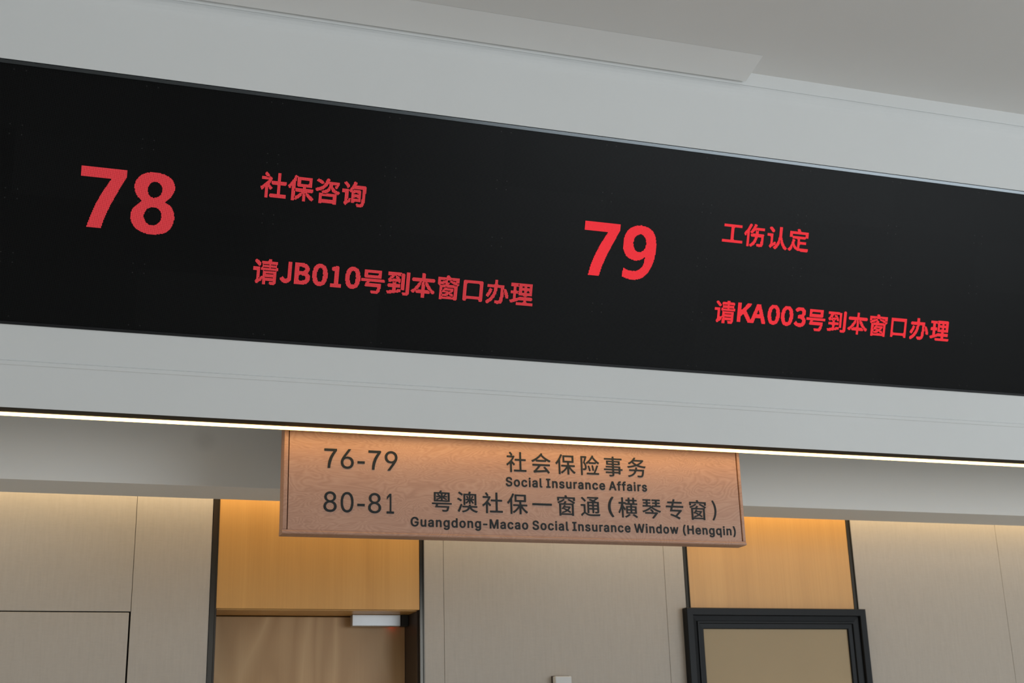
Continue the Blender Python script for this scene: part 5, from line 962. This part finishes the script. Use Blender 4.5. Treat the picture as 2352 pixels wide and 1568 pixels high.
    'i': [[(49, -16), (56, -17), (116, -17), (123, -14), (126, -11), (131, -2), (131, 379), (130, 386), (126, 391), (123, 394), (116, 396), (49, 396), (43, 393), (39, 390), (37, 386), (35, 379), (35, 1), (39, -9), (42, -13)], [(66, 428), (77, 426), (88, 426), (98, 427), (109, 431), (126, 442), (136, 456), (140, 463), (144, 484), (139, 505), (126, 525), (105, 538), (91, 541), (81, 541), (60, 537), (42, 525), (32, 512), (28, 505), (24, 491), (24, 481), (28, 461), (33, 453), (42, 442), (57, 432)]],
    'l': [[(126, -18), (156, -19), (180, -15), (187, -13), (194, -8), (199, 3), (188, 55), (184, 64), (180, 68), (173, 71), (145, 70), (138, 71), (134, 76), (132, 83), (131, 104), (131, 510), (129, 517), (126, 521), (121, 525), (117, 526), (51, 526), (45, 524), (40, 520), (37, 514), (36, 507), (36, 80), (40, 48), (43, 38), (47, 31), (60, 10), (65, 5), (93, -13), (103, -15)]],
    'n': [[(49, -16), (58, -17), (114, -17), (124, -13), (130, -6), (131, 5), (131, 218), (135, 253), (142, 274), (156, 292), (170, 301), (184, 307), (208, 311), (236, 307), (243, 303), (261, 289), (273, 267), (278, 229), (278, 5), (280, -6), (285, -13), (296, -17), (359, -17), (366, -14), (371, -9), (373, -6), (374, 1), (374, 243), (370, 288), (359, 323), (354, 334), (333, 362), (306, 383), (299, 386), (268, 397), (236, 401), (219, 401), (180, 395), (149, 380), (142, 376), (135, 370), (131, 369), (130, 372), (129, 383), (125, 390), (121, 394), (114, 396), (54, 397), (47, 395), (40, 390), (36, 383), (36, 376), (36, 1), (39, -9), (44, -14)]],
    'o': [[(194, -24), (214, -25), (263, -18), (308, 1), (343, 31), (373, 74), (379, 88), (394, 130), (398, 182), (397, 214), (393, 249), (375, 298), (347, 341), (315, 370), (305, 377), (259, 395), (207, 402), (158, 396), (140, 389), (109, 376), (70, 343), (42, 301), (38, 294), (23, 249), (17, 193), (17, 179), (23, 126), (40, 77), (68, 35), (102, 6), (112, -1), (154, -19)], [(189, 67), (175, 70), (158, 79), (140, 98), (129, 116), (124, 126), (117, 154), (114, 182), (115, 203), (118, 224), (125, 252), (137, 273), (145, 284), (158, 297), (175, 306), (189, 310), (210, 311), (235, 308), (256, 298), (260, 294), (279, 273), (291, 249), (298, 221), (301, 186), (299, 161), (292, 130), (288, 119), (277, 99), (259, 81), (252, 76), (235, 68), (207, 64)]],
    'q': [[(307, -159), (315, -160), (375, -160), (382, -157), (385, -154), (389, -145), (390, 376), (389, 383), (385, 390), (380, 394), (375, 396), (312, 396), (305, 394), (300, 390), (296, 383), (295, 369), (291, 368), (263, 388), (231, 399), (196, 402), (147, 395), (102, 375), (70, 348), (63, 340), (38, 299), (22, 250), (17, 198), (17, 180), (21, 138), (23, 124), (38, 79), (66, 33), (102, 1), (140, -17), (151, -20), (189, -25), (200, -25), (228, -23), (259, -12), (291, 8), (293, 5), (293, 2), (293, -142), (297, -152), (301, -157)], [(182, 68), (172, 71), (159, 79), (154, 83), (138, 100), (125, 124), (118, 149), (116, 159), (114, 187), (116, 219), (122, 243), (126, 257), (138, 278), (151, 292), (161, 300), (179, 308), (200, 311), (210, 311), (231, 308), (252, 297), (271, 278), (281, 261), (285, 250), (292, 222), (294, 187), (292, 156), (282, 121), (275, 107), (268, 96), (252, 80), (235, 70), (228, 68), (207, 65)]],
    'r': [[(49, -16), (58, -17), (114, -17), (124, -13), (130, -6), (131, 5), (131, 229), (134, 257), (140, 271), (144, 278), (153, 288), (170, 300), (187, 305), (205, 308), (243, 305), (250, 307), (257, 313), (261, 323), (261, 383), (257, 393), (250, 399), (243, 401), (212, 403), (180, 398), (152, 386), (142, 381), (135, 375), (131, 375), (125, 390), (121, 394), (114, 396), (51, 396), (44, 393), (38, 386), (36, 376), (36, 1), (39, -9), (44, -14)]],
    's': [[(163, -24), (191, -25), (230, -22), (265, -11), (289, 3), (303, 12), (328, 39), (343, 70), (346, 88), (349, 109), (342, 147), (322, 179), (316, 186), (289, 206), (279, 211), (237, 225), (174, 241), (153, 248), (138, 256), (129, 266), (127, 277), (130, 287), (134, 294), (141, 301), (160, 311), (184, 314), (212, 311), (230, 303), (243, 287), (254, 267), (258, 263), (265, 260), (272, 260), (324, 272), (335, 276), (338, 280), (341, 287), (341, 294), (332, 319), (327, 329), (310, 354), (291, 371), (265, 386), (247, 393), (223, 399), (188, 402), (153, 399), (139, 396), (107, 386), (76, 368), (54, 347), (49, 340), (40, 322), (33, 305), (29, 273), (36, 235), (40, 224), (56, 200), (62, 194), (94, 172), (104, 167), (142, 153), (209, 137), (230, 130), (241, 123), (248, 112), (249, 105), (247, 95), (241, 84), (233, 77), (212, 68), (181, 63), (156, 66), (135, 75), (119, 91), (111, 112), (107, 118), (104, 121), (97, 124), (86, 124), (37, 113), (27, 109), (21, 102), (19, 95), (19, 88), (29, 56), (47, 28), (62, 14), (76, 2), (107, -14), (139, -22)]],
    'u': [[(168, -21), (187, -22), (226, -17), (261, -1), (278, 11), (281, 7), (281, -4), (285, -11), (289, -14), (296, -17), (359, -17), (367, -14), (373, -7), (374, 3), (374, 378), (373, 385), (369, 390), (366, 393), (355, 396), (296, 396), (285, 392), (280, 385), (278, 374), (278, 157), (275, 126), (266, 105), (256, 91), (243, 80), (236, 76), (226, 72), (201, 68), (173, 73), (166, 76), (149, 90), (136, 112), (131, 150), (131, 374), (130, 385), (124, 392), (117, 396), (110, 396), (51, 396), (42, 392), (37, 385), (36, 374), (36, 133), (39, 94), (43, 80), (54, 50), (74, 21), (79, 16), (103, -2), (114, -8), (142, -18)]],
    'w': [[(134, -16), (140, -17), (199, -17), (206, -15), (213, -9), (218, 1), (279, 215), (283, 227), (287, 224), (288, 222), (303, 162), (338, 40), (349, 1), (353, -9), (360, -15), (371, -17), (430, -17), (441, -12), (445, -6), (449, 5), (561, 369), (562, 376), (562, 383), (561, 386), (556, 392), (553, 394), (546, 397), (483, 397), (472, 394), (465, 388), (461, 376), (403, 166), (399, 155), (395, 157), (395, 159), (378, 222), (336, 372), (333, 383), (329, 390), (322, 395), (315, 397), (252, 397), (242, 393), (238, 389), (234, 379), (192, 229), (176, 166), (171, 153), (168, 155), (166, 159), (108, 369), (101, 389), (94, 395), (84, 397), (24, 397), (17, 395), (10, 390), (6, 383), (7, 372), (110, 29), (121, -6), (127, -13)]],
},
{'H': 517, 's': 365, '(': 273, 'G': 520, '-': 453, 'w': 567, 'g': 425, 'i': 167, 'f': 254, 'n': 410, 'u': 410, 'c': 396, 'q': 424, 'A': 480, 'M': 628, ')': 273, 'I': 300, 'S': 447, 'e': 404, 'o': 415, 'W': 686, 'a': 389, 'l': 189, 'r': 259, ' ': 188, 'd': 424})


def bbox(g):
    xs = [p[0] for q in g for p in q]
    ys = [p[1] for q in g for p in q]
    return min(xs), max(xs), min(ys), max(ys)


def lettering(name, polys):
    """flat raised letters from closed outlines in (x, z) metres"""
    cu = bpy.data.curves.new(name, 'CURVE')
    cu.dimensions = '2D'
    cu.fill_mode = 'BOTH'
    cu.extrude = 0.0009
    for q in polys:
        sp = cu.splines.new('POLY')
        sp.points.add(len(q) - 1)
        for pt, (x, z) in zip(sp.points, q):
            pt.co = (x, z, 0, 1)
        sp.use_cyclic_u = True
    to = bpy.data.objects.new(name, cu)
    COL.objects.link(to)
    bpy.context.view_layer.update()
    dg = bpy.context.evaluated_depsgraph_get()
    me = bpy.data.meshes.new_from_object(to.evaluated_get(dg))
    bpy.data.objects.remove(to)
    bpy.data.curves.remove(cu)
    me.materials.clear()
    for v in me.vertices:
        x, z, d = v.co
        v.co = (x - go[0], 4.3440 - d - go[1], z - go[2])
    return link(name, me, 'letter', sg)


def fit(g, x0, x1, z0, z1):
    a, b, c, d = bbox(g)
    return [[(x0 + (x - a) / (b - a) * (x1 - x0), z0 + (y - c) / (d - c) * (z1 - z0)) for x, y in q] for q in g]


def digits(name, items, z0, z1, dash, label):
    ps = []
    for ch, x0, x1 in items:
        if ch == '-':
            ps += [[(x0, dash - 0.0042), (x1, dash - 0.0042), (x1, dash + 0.0042), (x0, dash + 0.0042)]]
        else:
            e = 0.0 if ch in '71' else 0.0008
            ps += fit(DIG[ch], x0, x1, z0 - e, z1 + e)
    o = lettering(name, ps)
    o['label'] = label


digits('number_lettering', [('7', .8173, .8611), ('6', .8748, .9198), ('-', .9329, .9580), ('7', .9711, 1.0152), ('9', 1.0286, 1.0737)],
       2.5498, 2.6173, 2.5735, 'dark number range 76-79')
digits('number_lettering', [('8', .8176, .8625), ('0', .8762, .9202), ('-', .9334, .9590), ('8', .9711, 1.0164), ('1', 1.0356, 1.0613)],
       2.3994, 2.4682, 2.4258, 'dark number range 80-81')


def han(name, items, base, em, label):
    ps = []
    for ch, x in items:
        if ch in '()':
            x0, x1 = x
            ps += fit(CJK[ch], x0, x1, base - 0.0068, base + 0.0685)
        else:
            ps += [[(x + p / 1000 * em, base + q / 1000 * em) for p, q in s_] for s_ in CJK[ch]]
    o = lettering(name, ps)
    o['label'] = label


han('chinese_lettering', [(c, 1.4708 + i * 0.0937) for i, c in enumerate('社会保险事务')], 2.5690, 0.082, 'upper line of dark Chinese characters')
han('chinese_lettering', [(c, 1.1923 + i * 0.0927) for i, c in enumerate('粤澳社保一窗通')] + [('(', (1.8578, 1.8805))]
    + [(c, 1.8965 + i * 0.0941) for i, c in enumerate('横琴专窗')] + [(')', (2.2770, 2.2945))], 2.4186, 0.082,
    'lower line of dark Chinese characters')


def english(name, text, x0, x1, base, cap, label):
    g0 = bbox(LAT['I'])
    cs = cap / (g0[3] - g0[2])
    items, x = [], 0.0
    for ch in text:
        items.append((ch, x))
        x += {' ': 120, '-': 340}.get(ch, ADV[ch])
    n_ = len(text) - 1
    ga = bbox(LAT[text[0]])
    gb = bbox(LAT[text[-1]])
    sx = cs * 0.98
    ink = (items[-1][1] + gb[1] - ga[0]) * sx
    tr = (x1 - x0 - ink) / n_
    ps = []
    for i, (ch, xx) in enumerate(items):
        if ch == ' ':
            continue
        X = x0 + (xx - (60 if ch == '-' else 0) - ga[0]) * sx + i * tr
        ps += [[(X + p * sx, base + (q - g0[2]) * cs) for p, q in s_] for s_ in LAT[ch]]
    o = lettering(name, ps)
    o['label'] = label


english('english_lettering', 'Social Insurance Affairs', 1.4685, 2.0165, 2.5105, 0.0333, 'upper line of bold English lettering')
english('english_lettering', 'Guangdong-Macao Social Insurance Window (Hengqin)', 1.1203, 2.3688, 2.3578, 0.0328, 'lower line of bold English lettering')
